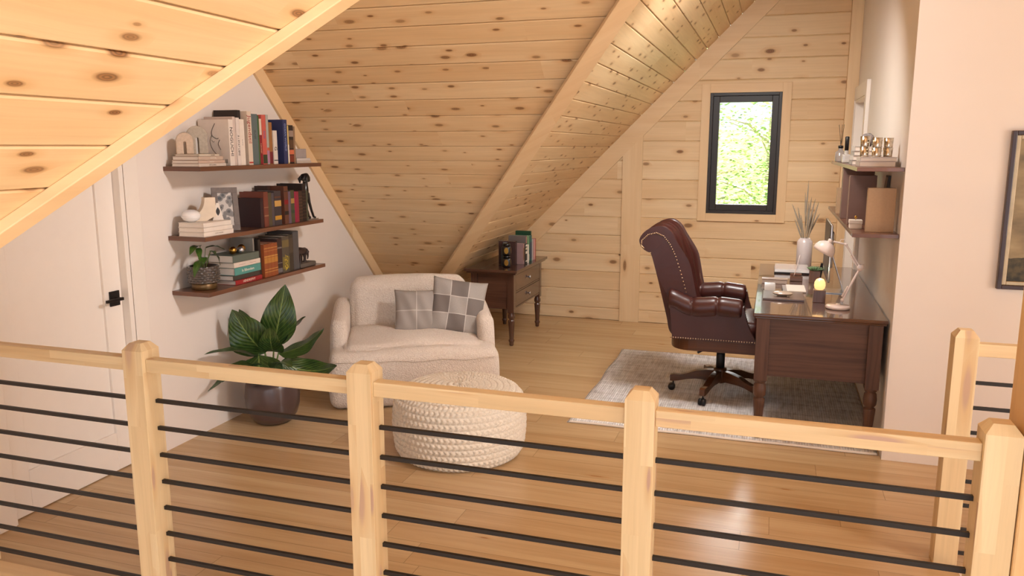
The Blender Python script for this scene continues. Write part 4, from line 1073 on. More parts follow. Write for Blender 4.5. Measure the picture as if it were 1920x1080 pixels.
# ------------------------------------------------------------------ leather office chair
def office_chair():
    root = thing('office_chair', 'oxblood leather executive chair with channel tufted back facing the desk', 'office chair', (-.295, 5.687, .011))
    le = M['leather']
    # --- backrest: closed side profile in (x, z), swept across the width with channels
    front = [(-.10, .50), (-.16, .62), (-.205, .76), (-.235, .90), (-.265, 1.02), (-.295, 1.12), (-.335, 1.19), (-.395, 1.228), (-.465, 1.222), (-.525, 1.185), (-.560, 1.125), (-.556, 1.065), (-.520, 1.032), (-.478, 1.045)]
    rear = [(-.455, 1.03), (-.43, .95), (-.40, .84), (-.37, .72), (-.34, .60), (-.315, .50), (-.25, .47)]
    loop = front + rear; n = len(loop)
    def cr(P, t):
        t = t % 1 * n; i = int(t); f = t - i
        a, b, c, d = [P[(i + k - 1) % n] for k in range(4)]
        return [.5 * ((2 * b[k]) + (-a[k] + c[k]) * f + (2 * a[k] - 5 * b[k] + 4 * c[k] - d[k]) * f * f + (-a[k] + 3 * b[k] - 3 * c[k] + d[k]) * f ** 3) for k in (0, 1)]
    NC = 5
    def width(z): return .285 + .03 * smooth_bump(z, .5, 1.1)
    NU, NV = 120, 60
    def fn(u, v):
        t = 2 * v - 1; x, z = cr(loop, u); x2, z2 = cr(loop, u + .004)
        dx, dz = x2 - x, z2 - z; d = math.hypot(dx, dz) or 1; nx, nz = -dz / d * -1, dx / d * -1
        nx, nz = dz / d, -dx / d
        isf = 1 - smooth_bump(u * n, 12.0, 13.6) if u * n > 5 else smooth_bump(u * n, 0, 1.5)
        ch = abs(math.sin(PI * (t * .96 + 1) / 2 * NC)) ** .5
        puff = .040 * ch * isf
        e = (1 - min(1, (1 - abs(t)) / .05)); puff -= .016 * e * e
        # slight wrap around the sitter and a crown at the top edge
        wrap = .05 * t * t * (1 - smooth_bump(z, .95, 1.15)) * isf
        crown = -.008 * t * t * smooth_bump(z, 1.0, 1.2)
        return (x - nx * puff * 1.0 + wrap, t * width(z), z - nz * puff + crown)
    m = MB(); m.grid(fn, NU, NV, cu=True, flip=False)
    for v, fl in ((0, 0), (1, 1)):
        ring = [fn(i / NU, v) for i in range(NU)]; c = (-.33, ring[0][1], .85)
        # cap as quads between front and rear halves
        m.face(ring if not fl else ring[::-1])
    m.build('backrest', le, root, weld=True)
    # --- arms
    for s in (-1, 1):
        m = MB()
        def roll(u, v, s=s):
            k = u; x = -.345 + .49 * u; zc = .735 - .05 * smooth_bump(u, 0, .35) + .012 * math.sin(PI * smooth_bump(u, .35, 1)); a = v * 2 * PI
            q = (u * 3) % 1; cre = 1 - .14 * (abs(2 * q - 1) ** 7) if 0 < u < 1 else .86
            r = .062 * cre * (min(1, (1 - u) / .04 + .6)) * min(1, u / .03 + .5)
            return (x, s * (.305 + .010 * math.sin(PI * u)) + r * 1.02 * math.cos(a), zc - .008 + r * 1.14 * math.sin(a))
        m.grid(roll, 72, 28, cv=True, flip=True)
        for u in (0, 1):
            rg = [roll(u, j / 28) for j in range(28)]; m.face(rg if u else rg[::-1])
        m.build('armrest', le, root)
        # side panel
        def pan(q, s=s): return q
        m = MB(); poly = [(-.305, .462), (.235, .462), (.225, .50), (.19, .56), (.165, .63), (.150, .70), (-.335, .745)]
        nn = 1
        m.prism(poly, s * .285, s * .352, axis=1, g=0); m.build('arm_panel', le, root, bevel=.012, bseg=3)
        nl = MB()
        def nail(p, axis, sg=1):
            r = .0052; nl.lathe([(r, 0), (r * .8, .0022 * sg), (0, .0034 * sg)], 8, p, axis=axis)
        for i in range(34):
            u = i / 33; nail((-.315 + .545 * u, s * .3525, .470), 1, s)
        for i in range(16):
            u = i / 15; a = (.150, .70); b = (.165, .63); c = (.19, .56); d = (.232, .475)
            P = [a, b, c, d]; t = u * 2.999; j = int(t); f = t - j
            nail((P[j][0] + (P[j + 1][0] - P[j][0]) * f + .0012, s * .292, P[j][1] + (P[j + 1][1] - P[j][1]) * f), 0)
        # nails along the scroll side of the back
        path = [(-.20, .78), (-.235, .90), (-.275, 1.02), (-.315, 1.10), (-.36, 1.155), (-.41, 1.175), (-.465, 1.16), (-.505, 1.12), (-.508, 1.085), (-.49, 1.07)]
        for i in range(46):
            t = i / 45 * (len(path) - 1.001); j = int(t); f = t - j
            x = path[j][0] + (path[j + 1][0] - path[j][0]) * f; z = path[j][1] + (path[j + 1][1] - path[j][1]) * f
            nail((x - .03, s * (width(z) + .0005), z - .005), 1, s)
        tag(nl.build('nailhead_trim', M['nail'], root), kind='stuff')
    # seat
    m = MB(); m.rbox((.01, 0, .515), (.50, .57, .13), .045, 10, .03); m.build('seat', le, root, weld=True)
    m = MB(); m.rbox((.215, 0, .475), (.05, .57, .07), .02, 6); m.build('seat_front', le, root, weld=True)
    # wooden band: D-shaped outline with rounded back
    out = []
    for i in range(24):
        a = PI / 2 + PI * i / 23; out.append((-.14 + .195 * math.copysign(abs(math.cos(a)) ** .6, math.cos(a)), .345 * math.copysign(abs(math.sin(a)) ** .6, math.sin(a))))
    out += [(.235, -.345), (.262, -.30), (.262, .30), (.235, .345)]
    m = MB(); m.prism(out, .385, .46, axis=2, g=0)
    for i, u in enumerate(m.uv): pass
    m.build('seat_band', M['burl'], root, bevel=.006)
    m = MB(); m.box(-.10, -.08, .355, .12, .08, .3848, 0); m.build('tilt_mechanism', M['black'], root, bevel=.004)
    m = MB(); m.lathe([(.014, .22), (.014, .366)], 20); m.build('gas_lift', M['silver'], root)
    m = MB(); m.lathe([(0, .17), (.030, .17), (.030, .295), (.027, .30), (.014, .30)], 24); m.build('lift_cover', M['black'], root)
    m = MB(); m.tube([(-.05, -.07, .375), (-.10, -.16, .355), (-.14, -.22, .345)], [.005, .005, .009], 8); m.build('lever', M['black'], root)
    m = MB(); m.lathe([(0, .085), (.042, .085), (.046, .10), (.046, .185), (.040, .192), (0, .192)], 24); m.build('hub', M['burl'], root)
    for k in range(5):
        a = R(182 + 72 * k); ca, sa = math.cos(a), math.sin(a)
        prof = [(.035, .175, .095), (.10, .172, .098), (.17, .160, .100), (.23, .136, .092), (.28, .122, .078), (.325, .122, .070), (.348, .114, .070)]
        m = MB()
        for i in range(len(prof) - 1):
            (r0, t0, b0), (r1, t1, b1) = prof[i], prof[i + 1]
            w0, w1 = .026 - .006 * i / 6, .026 - .006 * (i + 1) / 6
            m.hexa([(r0, -w0, b0), (r1, -w1, b1), (r1, w1, b1), (r0, w0, b0), (r0, -w0, t0), (r1, -w1, t1), (r1, w1, t1), (r0, w0, t0)], 0, off=(k, .1))
            # drop hidden inner faces
            if i < len(prof) - 2: m.f.pop(-3); m.uv.pop(-3); m.sm.pop(-3)
            if i > 0: m.f.pop(-1); m.uv.pop(-1); m.sm.pop(-1)
        lg = m.build('base_leg', M['burl'], root, rz=a, weld=True, bevel=.004)
        c = MB(); c.tube([(.325, 0, .072), (.325, 0, .048)], .006, 8)
        c.lathe([(0, -.010), (.0235, -.010), (.025, -.006), (.025, .006), (.0235, .010), (0, .010)], 20, (.335, .012, .025), axis=1)
        c.lathe([(0, -.010), (.0235, -.010), (.025, -.006), (.025, .006), (.0235, .010), (0, .010)], 20, (.335, -.012, .025), axis=1)
        c.box(.318, -.008, .03, .334, .008, .052, 0)
        c.build('caster', M['black'], lg)
office_chair()

# ------------------------------------------------------------------ things on the desk
def monitor():
    root = thing('computer_monitor', 'thin silver desktop monitor with dark screen standing on the desk, seen edge-on', 'monitor', (.36, 5.71, ZD))
    m = MB(); m.rbox((.006, 0, .285), (.014, .53, .375), .005, 3); m.build('housing', M['silver'], root, weld=True)
    b = MB(); b.rbox((.018, 0, .30), (.022, .36, .24), .010, 4); b.build('back_bulge', M['silver'], root, weld=True)
    s = MB(); s.box(-.0030, -.262, .155, -.0012, .262, .470, 2); s.build('screen', plain('black_glass_screen', srgb(12, 12, 14), .3, 0, var=.02, coat=0, spec=.2), root)
    st = MB(); st.hexa([(.115, -.09, .004), (.121, -.09, .004), (.121, .09, .004), (.115, .09, .004), (.024, -.09, .27), (.030, -.09, .27), (.030, .09, .27), (.024, .09, .27)], 2)
    st.box(-.055, -.09, 0, .125, .09, .0055, 0); st.build('stand', M['silver'], root, bevel=.001)
monitor()
def desk_lamp():
    root = thing('desk_lamp', 'pale pink articulated desk lamp with a dome shade near the front desk edge', 'lamp', (.405, 5.10, ZD))
    lw = M['lampw']; m = MB(); m.lathe([(0, 0), (.066, 0), (.070, .005), (.070, .016), (.064, .022), (.012, .024), (.012, .030), (0, .030)], 40); m.build('base', lw, root)
    m = MB(); m.tube([(.022, 0, .024), (.022, 0, .052)], .006, 10); m.build('pin', M['silver'], root)
    A, B, C = Vector((.022, 0, .052)), Vector((.108, 0, .254)), Vector((.022, .012, .388))
    def arm(a, b):
        m = MB(); d = (b - a).normalized(); s = Vector((0, .009, 0)); o = d.cross(Vector((0, 1, 0))) * .007
        for k in (-1, 1): m.tube([a + s * k, b + s * k], .0052, 8)
        m.tube([a + d * .02 + o * 1.6, a + d * .09 + o * 1.2], .0055, 8)
        m.build('arm', lw, root)
    arm(A, B); arm(B, C)
    m = MB(); m.lathe([(0, -.016), (.018, -.016), (.020, -.010), (.020, .010), (.018, .016), (0, .016)], 24, tuple(B), axis=1); m.lathe([(0, -.014), (.009, -.014), (.009, .014), (0, .014)], 16, tuple(C), axis=1); m.lathe([(0, -.014), (.010, -.014), (.010, .014), (0, .014)], 16, tuple(A), axis=1)
    m.build('joint', lw, root)
    m = MB(); m.tube([B + Vector((.004, 0, .012)), B + Vector((.022, .004, .02)), B + Vector((.026, .004, .0)), B + Vector((.008, 0, -.016))], .0022, 6); m.tube([C + Vector((0, 0, 0)), C + Vector((-.008, 0, .03)), C + Vector((-.028, 0, .03)), C + Vector((-.04, 0, .004))], .0022, 6); m.build('cable', lw, root)
    E_ = Vector((-.050, .0, .404))
    m = MB(); m.tube([C, E_], .006, 10); m.lathe([(.012, .03), (.016, .0), (.020, -.02)], 20, (0, 0, 0)) if 0 else None
    m.build('neck', lw, root)
    # shade: dome with its axis tilted, opening to the lower left
    sh = MB(); pr = []
    for i in range(13): a = i / 12 * PI / 2; pr.append((.062 * math.sin(a) + .0, .056 * math.cos(a)))
    pr += [(.063, -.016), (.060, -.016)]
    for i in range(12, -1, -1): a = i / 12 * PI / 2; pr.append((.059 * math.sin(a), .053 * math.cos(a)))
    sh.lathe(pr, 40); sh.lathe([(.012, .050), (.013, .056), (.013, .070), (.010, .074), (0, .075)], 20)
    sh.xf(Matrix.Translation(E_ + Vector((-.078, 0, -.022))) @ Matrix.Rotation(R(72), 4, 'Y') @ Matrix.Rotation(0, 4, 'X')) if 0 else sh.xf(Matrix.Translation((-.098, .0, .352)) @ Matrix.Rotation(R(28), 4, 'Y'))
    sh.build('lamp_shade', lw, root)
desk_lamp()
def bulb_lamp():
    root = thing('table_lamp', 'glowing filament bulb on a small dark walnut cube on the desk', 'lamp', (.307, 5.29, ZD))
    m = MB(); m.box(-.036, -.036, 0, .036, .036, .078, 2); m.build('base', M['walnut'], root, bevel=.002)
    m = MB(); m.lathe([(.020, .078), (.030, .086), (.034, .105), (.032, .125), (.022, .143), (0, .150)], 32); m.build('bulb', plain('amber_bulb', srgb(255, 190, 110), .2, emit=((1, .62, .25), 1.2)), root)
    m = MB(); m.lathe([(0, .080), (.008, .085), (.012, .105), (.008, .125), (0, .13)], 16)
    for i, v in enumerate(m.v): pass
    m.xf(Matrix.Identity(4)); m.build('filament', plain('filament', (1, .8, .5), .3, emit=((1, .8, .5), 18)), root)
    l = bpy.data.lights.new('bulb_light', 'POINT'); l.energy = .8; l.color = (1, .75, .45); l.shadow_soft_size = .02
    o = bpy.data.objects.new('bulb_light', l); col.objects.link(o); o.parent = root; o.location = (0, 0, .16)
bulb_lamp()
def planter():
    root = thing('potted_succulent', 'green succulent in a dark walnut cube planter before the monitor', 'potted plant', (.312, 6.075, ZD))
    m = MB(); w = .036; h = .084
    m.box(-w, -w, 0, w, w, h - .006, 2); m.box(-w, -w, h - .006, -w + .006, w, h, 1); m.box(w - .006, -w, h - .006, w, w, h, 1); m.box(-w + .006, -w, h - .006, w - .006, -w + .006, h, 0); m.box(-w + .006, w - .006, h - .006, w - .006, w, h, 0)
    m.build('pot', M['walnut'], root, bevel=.001)
    random.seed(5); l = MB()
    for k in range(38):
        a = k * 2.4; e = R(80 - k * 1.7); r = .006 + .0006 * k; L_ = .026 + .0004 * k
        b = Vector((math.cos(a) * r, math.sin(a) * r, h + .002)); d = Vector((math.cos(a) * math.cos(e), math.sin(a) * math.cos(e), math.sin(e)))
        l.tube([b, b + d * L_ * .5, b + d * L_ * .85, b + d * L_], [.004, .0055, .0035, .0006], 6, caps=False)
    l.build('succulent', plain('succulent_green', srgb(112, 140, 100), .5, var=.2), root)
planter()
m = MB(); m.box(-.012, -.003, 0, .012, .003, .12, 2)
o = m.build('phone', M['black'], None, (.352, 6.22, ZD), (R(-6), R(10), R(8)), bevel=.002); tag(o, 'slim dark slab leaning upright behind the succulent planter', 'phone')
def pen_stand():
    root = thing('pen_holder', 'low dark wood pen holder block on the desk', 'pen holder', (.19, 6.09, ZD))
    m = MB(); m.box(-.043, -.028, 0, .043, .028, .036, 0); m.box(-.043, .004, .036, .036, .028, .052, 0); m.build('block', M['walnut'], root, bevel=.003)
    p = thing('pen', 'silver and pink pen standing slanted in the wooden holder', 'pen', (.172, 6.075, ZD + .0365))
    m = MB(); m.tube([(0, 0, 0), (.012, .0, .05)], [.0015, .004], 10); m.tube([(.012, 0, .05), (.034, .0, .15), (.035, 0, .155)], [.0045, .0042, .002], 10); m.build('barrel', M['lampw'], p)
    m = MB(); m.tube([(.030, .0055, .125), (.0365, .005, .152)], .0012, 6); m.build('clip', M['silver'], p)
pen_stand()
def organizer():
    root = thing('desk_tray', 'flat dark wooden tray slab lying at the chair side of the desk', 'tray', (.095, 5.39, ZD))
    m = MB(); m.box(-.125, -.14, 0, .125, .16, .012, 0); m.build('board', plain('dark_tray_wood', srgb(92, 70, 64), .3, var=.15, coat=.4), root, bevel=.002)
    o = MB()
    def egg(u, v): a = u * 2 * PI; b = v * PI; return (.062 * math.sin(b) * math.cos(a), .034 * math.sin(b) * math.sin(a), .015 - .015 * math.cos(b))
    o.grid(egg, 32, 16, cu=True); o.xf(Matrix.Translation((0, 0, 0)))
    tag(o.build('computer_mouse', plain('satin_silver_mouse', srgb(214, 200, 188), .2, .5, var=.03), None, (.09, 5.37, ZD + .0124)), 'oval silvery mouse lying on the dark wooden tray', 'mouse')
    n = thing('notepad', 'white note cards lying slanted on a wooden block behind the tray', 'notepad', (.165, 5.66, ZD + .0001), R(3))
    m = MB(); m.hexa([(-.072, -.085, .001), (.072, -.085, .001), (.072, .085, .001), (-.072, .085, .001), (-.072, -.085, .006), (.072, -.085, .006), (.072, .085, .022), (-.072, .085, .022)], 0); m.build('wedge', plain('grey_wedge', srgb(150, 140, 134), .4), n)
    m = MB(); m.hexa([(-.048, -.082, .0068), (.072, -.082, .0068), (.072, .082, .0222), (-.048, .082, .0222), (-.048, -.082, .0108), (.072, -.082, .0108), (.072, .082, .0262), (-.048, .082, .0262)], 0); m.build('cards', M['cream'], n)
    c = MB(); nseg = 10
    poly = [(-.08, 0)] + [(-.08 + .16 * i / nseg, .030 * math.sin(PI / 2 * i / nseg) + .004) for i in range(nseg + 1)] + [(.08, 0)]
    c.prism(poly, -.035, .035, axis=0)
    tag(c.build('phone_stand', plain('pale_silver_stand', srgb(206, 200, 198), .25, .6, var=.03), None, (.01, 5.68, ZD)), 'small curved silver rest left of the white note cards', 'stand')
    b = MB(); b.box(-.085, -.03, 0, .085, .03, .028, 0); b.box(-.088, -.033, .0282, .088, .033, .036, 0)
    tag(b.build('wooden_box', plain('grey_brown_box', srgb(176, 156, 142), .35, var=.08), None, (.04, 5.94, ZD), bevel=.002), 'long low grey brown wooden box behind the silver rest', 'box')
organizer()
def paper_tray():
    root = thing('paper_tray', 'white papers in a flat black tray lying before the tall vase', 'tray', (.165, 6.57, ZD))
    m = MB(); m.box(-.128, -.16, 0, .128, .16, .012, 1); m.build('tray', M['black'], root, bevel=.002)
    m = MB(); m.box(-.124, -.158, .0122, .124, .158, .034, 1); m.build('paper', M['white_gloss'], root, bevel=.001)
paper_tray()
def vase():
    root = thing('vase', 'tall white cylindrical vase at the far end of the desk', 'vase', (.262, 6.845, ZD))
    m = MB(); m.lathe([(0, 0), (.056, 0), (.060, .004), (.060, .20), (.058, .21), (.040, .232), (.038, .236), (.035, .232), (.035, .10), (0, .10)], 40); m.build('body', plain('blush_white_ceramic', srgb(226, 214, 212), .2, var=.02, coat=.5), root)
    random.seed(21)
    for k, (dx, dy, h) in enumerate(((-.115, 0, .42), (-.07, .02, .40), (-.045, -.02, .35), (-.02, .02, .50), (.0, -.01, .58), (.012, .03, .44), (.03, .0, .47), (.06, .01, .46), (.085, -.02, .44), (.10, .02, .36), (-.09, -.03, .32), (.05, .03, .36))):
        g = thing('grass_stem', 'dried grey grass stem standing in the tall white vase', 'dried grass', (.262, 6.845, ZD + .1005), 0, 'dried grass stems in the white vase')
        m = MB(); x0 = .012 * math.cos(k * 2.4); y0 = .012 * math.sin(k * 2.4); h = h * 1.2 - .10
        pts = [(x0 + (dx - x0) * t ** 1.4, y0 + (dy - y0) * t, h * t) for t in [i / 10 for i in range(11)]]
        m.tube(pts, [.002] * 5 + [.004, .007, .0075, .006, .004, .001], 6)
        for i in range(24):
            t = .45 + .5 * i / 24; P = Vector((x0 + (dx - x0) * t ** 1.4, y0 + (dy - y0) * t, h * t)); a = i * 2.4
            m.tube([P, P + Vector((.006 * math.cos(a), .006 * math.sin(a), .022))], [.0014, .0003], 4, caps=False)
        m.build('stem', plain('dried_grass', srgb(160, 146, 128), .8, var=.15), g)
vase()

# ------------------------------------------------------------------ shelves above the desk
ZR1, ZR2 = 1.640, 1.280
for z, lab in ((ZR1, 'upper wooden shelf above the desk, holding mirrored cups'), (ZR2, 'lower wooden shelf above the desk, holding the tan file boxes')):
    m = MB(); m.box(.425, 4.752, z - .022, XR - .0005, 6.90, z, 1)
    tag(m.build('wall_shelf', M['walnut'], bevel=.0015), lab, 'shelf', 'two wooden shelves above the desk')
G5 = 'books on the upper desk shelf'
def shelfbook(label, x, y, z, w, d, t, c):
    root = thing('book', label, 'book', (x, y, z + .0004), 0, G5)
    k = .0025; m = MB(); m.box(0, 0, 0, w, d, k, 0); m.box(0, 0, t - k, w, d, t, 0); m.box(0, k, k, k, d, t - k, 1); m.build('cover', bmat(c), root, bevel=.0008)
    p = MB(); p.box(k, .003, k, w - .003, d - .003, t - k, 0); p.build('pages', M['white_gloss'] if 0 else M['cream'], root)
shelfbook('lower thick book with pale page block under the mirrored cups', .448, 4.90, ZR1, .185, .24, .030, (176, 158, 150))
shelfbook('upper pale book directly under the mirrored cups', .452, 4.91, ZR1 + .0306, .19, .23, .022, (190, 176, 168))
mirror = plain('mercury_glass', srgb(206, 196, 180), .14, 1.0, var=.3, scale=50)
def cup(label, x, y, z, h=.052, r=.026):
    m = MB(); m.lathe([(0, 0), (r * .86, 0), (r * .9, .003), (r, h), (r * .93, h), (r * .84, .006), (0, .006)], 24)
    tag(m.build('tealight_cup', mirror, None, (x, y, z)), label, 'cup', 'mirrored tealight cups on the upper desk shelf')
zc = ZR1 + .0532
cup('small mirrored cup on the pale books, nearest the wall', .603, 5.02, zc)
cup('small mirrored cup on the pale books, middle of the front row', .540, 4.99, zc)
cup('small mirrored cup on the pale books, left one of the lower row', .482, 5.03, zc, .058)
cup('upper mirrored cup stacked at the left of the group', .482, 5.03, zc + .0585, .058, .027)
cup('upper mirrored cup stacked on the middle of the lower row', .542, 4.995, zc + .0525, .056, .027)
cup('upper mirrored cup stacked over the one nearest the wall', .603, 5.02, zc + .0525, .054, .026)
for k in range(4):
    shelfbook('%s of four grey white books stacked left of the mirrored cups' % ('bottom one', 'second from the bottom', 'third from the bottom', 'top one')[k], .452 + .004 * k, 5.42, ZR1 + .0282 * k, .17 - .005 * k, .22, .0278, (186, 176, 170) if k % 2 else (150, 140, 136))
random.seed(4)
m = MB()
def rock(u, v):
    a, b = u * 2 * PI, v * PI; r = .042 * (1 + .10 * math.sin(3 * a + 2 * b) + .08 * math.sin(5 * a - 3 * b))
    return (r * math.sin(b) * math.cos(a), r * math.sin(b) * math.sin(a), .038 - r * .92 * math.cos(b))
m.grid(rock, 20, 12, cu=True)
tag(m.build('stone_ornament', plain('grey_rough_stone', srgb(122, 112, 108), .8, var=.25, scale=60, bump=.5), None, (.545, 5.53, ZR1 + .1136)), 'rough round grey stone ornament on the stacked grey white books', 'ornament')
def diffuser():
    root = thing('reed_diffuser', 'small glass diffuser bottle with dark reeds at the far end of the upper desk shelf', 'reed diffuser', (.452, 6.42, ZR1))
    m = MB(); m.lathe([(0, 0), (.034, 0), (.036, .01), (.034, .07), (.016, .085), (.014, .10), (0, .10)], 24); m.build('bottle', plain('smoky_glass', srgb(150, 138, 130), .08, 0, var=.1, coat=.8), root)
    m = MB(); m.lathe([(0, .10), (.018, .10), (.018, .118), (0, .12)], 16); m.build('cap', M['black'], root)
    for dx, dy in ((-.02, .02), (.0, 0), (.012, -.02)):
        m = MB(); m.tube([(0, 0, .118), (dx, dy, .27)], .0016, 6); m.build('reed', M['black'], root)
diffuser()
def candle_bottle():
    root = thing('perfume_bottle', 'slim clear bottle with a tall black stopper beside the diffuser', 'bottle', (.462, 6.02, ZR1))
    m = MB(); m.rbox((0, 0, .030), (.055, .055, .060), .008, 3); m.lathe([(.014, .060), (.014, .085)], 16); m.build('bottle', plain('clear_grey_glass', srgb(180, 172, 164), .08, 0, coat=.8), root, weld=True)
    m = MB(); m.lathe([(0, .085), (.013, .085), (.014, .175), (.010, .18), (0, .18)], 16); m.build('stopper', M['black'], root)
candle_bottle()

# lower shelf
tanb = plain('tan_kraft_board', srgb(174, 140, 106), .6, var=.04, scale=80); mauve = plain('mauve_brown_board', srgb(118, 88, 78), .55, var=.05); dkb = plain('dark_brown_board', srgb(46, 34, 30), .5)
def filebox(label, x, y, w, d, h, mt, rz=0, tz=0):
    root = thing('file_box', label, 'file box', (x, y, ZR2 + .0005), rz)
    m = MB(); m.box(0, 0, 0, w, .003, h, 2); m.box(0, d - .003, 0, w, d, h, 2); m.box(0, .003, 0, .003, d - .003, h * .97, 1); m.build('cover', mt, root, bevel=.002)
    p = MB(); p.box(.004, .0032, .002, w - .006, d - .0032, h - .006, 2); p.build('inner_block', M['pages'], root)
filebox('large tan board file standing nearest on the lower desk shelf', .500, 4.85, .143, .05, .245, tanb)
filebox('tall mauve brown file behind the tan one on the lower desk shelf', .437, 5.27, .15, .075, .30, mauve)
filebox('tallest dark edged brown file behind the mauve one on the lower desk shelf', .430, 5.72, .19, .08, .335, mauve)
filebox('narrow brown file at the far left of the lower desk shelf', .430, 6.12, .08, .10, .18, tanb)
def knob_box():
    root = thing('trinket_box', 'small white lidded box with a gold knob beside the tan file', 'box', (.462, 5.03, ZR2))
    m = MB(); m.rbox((0, 0, .016), (.066, .066, .031), .003, 2); m.build('box', M['cream'], root, weld=True)
    m = MB(); m.box(-.035, -.035, .0322, .035, .035, .052, 0); ld = m.build('lid', M['cream'], root, bevel=.001)
    m = MB(); m.tube([(0, 0, .052), (0, 0, .060)], .003, 8); m.lathe([(0, -.009), (.006, -.006), (.009, 0), (.006, .006), (0, .009)], 16, (0, 0, .068)); m.build('knob', M['gold'], ld)
knob_box()
def frame_small():
    root = thing('picture_frame', 'small dark picture frame leaning on the wall behind the tan file', 'picture frame', (.628, 5.32, ZR2 + .001), (R(0), R(6), R(0)))
    m = MB(); m.box(-.012, -.055, 0, .004, .055, .30, 2); m.build('frame', plain('dark_wood_frame', srgb(58, 44, 38), .4), root, bevel=.001)
    m = MB(); m.box(-.0128, -.043, .012, -.0121, .043, .288, 2); m.build('print', plain('brown_print', srgb(140, 116, 96), .4, var=.4, scale=20), root)
frame_small()

# ------------------------------------------------------------------ painting on the white wall
def painting():
    root = thing('framed_painting', 'dark framed brown landscape painting hanging on the white wall at the right', 'painting', (1.137, YE - .001, 1.016))
    w, h = 1.1, .815
    def ring(name, a, b, y0, y1, mt):
        m = MB(); m.box(a, y0, a, b, y1, h - a, 2); m.box(w - b, y0, a, w - a, y1, h - a, 2); m.box(b, y0, a, w - b, y1, b, 0); m.box(b, y0, h - b, w - b, y1, h - a, 0); m.build(name, mt, root, bevel=.003)
    ring('outer_frame', 0, .022, -.030, 0, plain('dark_mahogany_frame', srgb(58, 34, 30), .35, coat=.3))
    ring('inner_frame', .022, .042, -.022, 0, plain('pale_gilt_slip', srgb(190, 172, 142), .4, .3))
    t = NT('landscape_canvas'); tc = t.n('ShaderNodeTexCoord').outputs['Object']; x, y, z = t.sep(tc)
    n1 = t.n('ShaderNodeTexNoise', i_Vector=t.xyz(x, t.math('MULTIPLY', z, 2.0)), i_Scale=3.2, i_Detail=6.0).outputs['Fac']
    n2 = t.n('ShaderNodeTexNoise', i_Vector=tc, i_Scale=26.0, i_Detail=5.0).outputs['Fac']
    sky = t.ramp(n1, [(.35, srgb(96, 82, 60)), (.55, srgb(150, 132, 98)), (.7, srgb(178, 160, 124))])
    land = t.ramp(n2, [(.35, srgb(34, 30, 18)), (.6, srgb(84, 72, 42))])
    hor = t.math('GREATER_THAN', t.math('ADD', .16, t.math('MULTIPLY', t.math('SUBTRACT', n1, .5), .12)), z)
    t.out('Base Color', t.mix(hor, sky, land)); t.out('Roughness', .5)
    m = MB(); m.box(.042, -.010, .042, w - .042, -.001, h - .042, 0); m.build('canvas', t.m, root)
painting()

# ------------------------------------------------------------------ outside: ground and trees seen through the window
m = MB()
def gr(u, v):
    x, y = -40 + 80 * u, 10 + 60 * v; return (x, y, -3.2 + .9 * math.sin(x * .2) * math.sin(y * .17) + max(0, y - 20) * .12)
m.grid(gr, 40, 40); struct(m.build('ground', M['outground']))
def treemat(n, a, b):
    t = NT(n); info = t.n('ShaderNodeTexCoord').outputs['Object']; no = t.n('ShaderNodeTexNoise', i_Vector=info, i_Scale=1.3, i_Detail=3.0).outputs['Fac']
    t.out('Base Color', t.ramp(no, [(.35, a), (.65, b)])); t.out('Roughness', .5)
    tr = t.n('ShaderNodeBsdfTranslucent'); t.t.links.new(t.p.inputs['Base Color'].links[0].from_socket, tr.inputs[0])
    mx = t.n('ShaderNodeMixShader', i_0=.45); t.t.links.new(t.p.outputs[0], mx.inputs[1]); t.t.links.new(tr.outputs[0], mx.inputs[2])
    t.t.links.new(mx.outputs[0], t.t.nodes['Material Output'].inputs[0]); return t.m
TG = [treemat('leaf_yellow_green', srgb(150, 180, 104), srgb(206, 222, 150)), treemat('leaf_mid_green', srgb(96, 130, 72), srgb(150, 182, 108))]
BK = plain('pale_bark', srgb(176, 164, 146), .8, var=.2, scale=8)
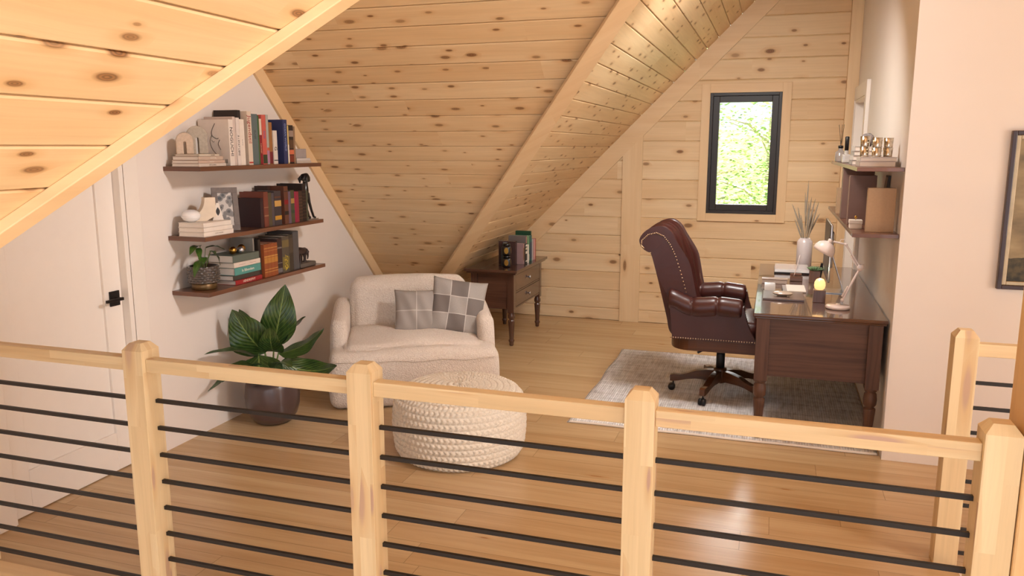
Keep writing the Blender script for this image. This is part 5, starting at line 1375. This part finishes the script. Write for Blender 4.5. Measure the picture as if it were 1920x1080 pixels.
def tree(label, x, y, z, H, cr, k, seed, lo_=.15):
    random.seed(seed); root = thing('tree', label, 'tree', (x, y, z), 0, 'trees outside the window')
    m = MB(); lean = random.uniform(-.6, .6); top = Vector((lean, 0, H)); m.tube([(0, 0, 0), (lean * .4, .1, H * .4), (lean * .8, 0, H * .75), tuple(top)], [.14, .11, .07, .02], 8)
    tips = []
    for i in range(16):
        t = random.uniform(lo_, .95); b = Vector((lean * t, 0, H * t)); a = random.random() * 2 * PI; L_ = cr * random.uniform(.5, 1) * (1.1 - t * .6)
        e = b + Vector((math.cos(a) * L_, math.sin(a) * L_, L_ * .5)); m.tube([b, (b + e) / 2 + Vector((0, 0, .15)), e], [.045, .03, .012], 6); tips += [e, (b + e) / 2]
    m.build('trunk', BK, root)
    l = MB()
    for i in range(3600):
        c = random.choice(tips); p = c + Vector((random.gauss(0, .5), random.gauss(0, .5), random.gauss(0, .38))); s = random.uniform(.03, .075)
        a, b = random.random() * 6.28, random.uniform(-.9, .9); X = Vector((math.cos(a), math.sin(a), b * .5)).normalized(); Y = X.cross(Vector((random.gauss(0, .6), random.gauss(0, .6), 1))).normalized()
        l.face([p - X * s, p - Y * s * .5, p + X * s, p + Y * s * .5])
    l.build('foliage', TG[k], root)
TR = [('slender pale trunked tree seen at the left of the window', -1.2, 15.0, -3, 8.0, 1.9, 0, 1), ('leafy yellow green tree filling the middle of the window', -.2, 17.5, -3, 8.5, 2.2, 0, 2), ('darker green tree at the right of the window view', .9, 16.0, -3, 8, 1.7, 1, 3),
      ('far green tree behind the left pale trunk', -2.6, 21.0, -2.6, 10, 2.6, 1, 4), ('far yellow green tree in the middle background', .6, 23.0, -2.4, 11, 2.8, 0, 5), ('far green tree at the right background of the window', 3.0, 24.0, -2.4, 10, 2.6, 1, 6), ('low bushy tree at the bottom of the window view', -.9, 13.2, -3, 4.4, 1.6, 0, 7), ('low dense green bush at the right foot of the window view', .5, 14.5, -3, 4.6, 1.7, 1, 8), ('rounded bushy tree low in the middle of the window', -.1, 19.0, -2.8, 5.2, 2.2, 1, 9), ('wide yellow green bush low at the left of the window', -2.0, 18.0, -2.8, 5.0, 2.2, 0, 10)]
for a in TR: tree(*a)
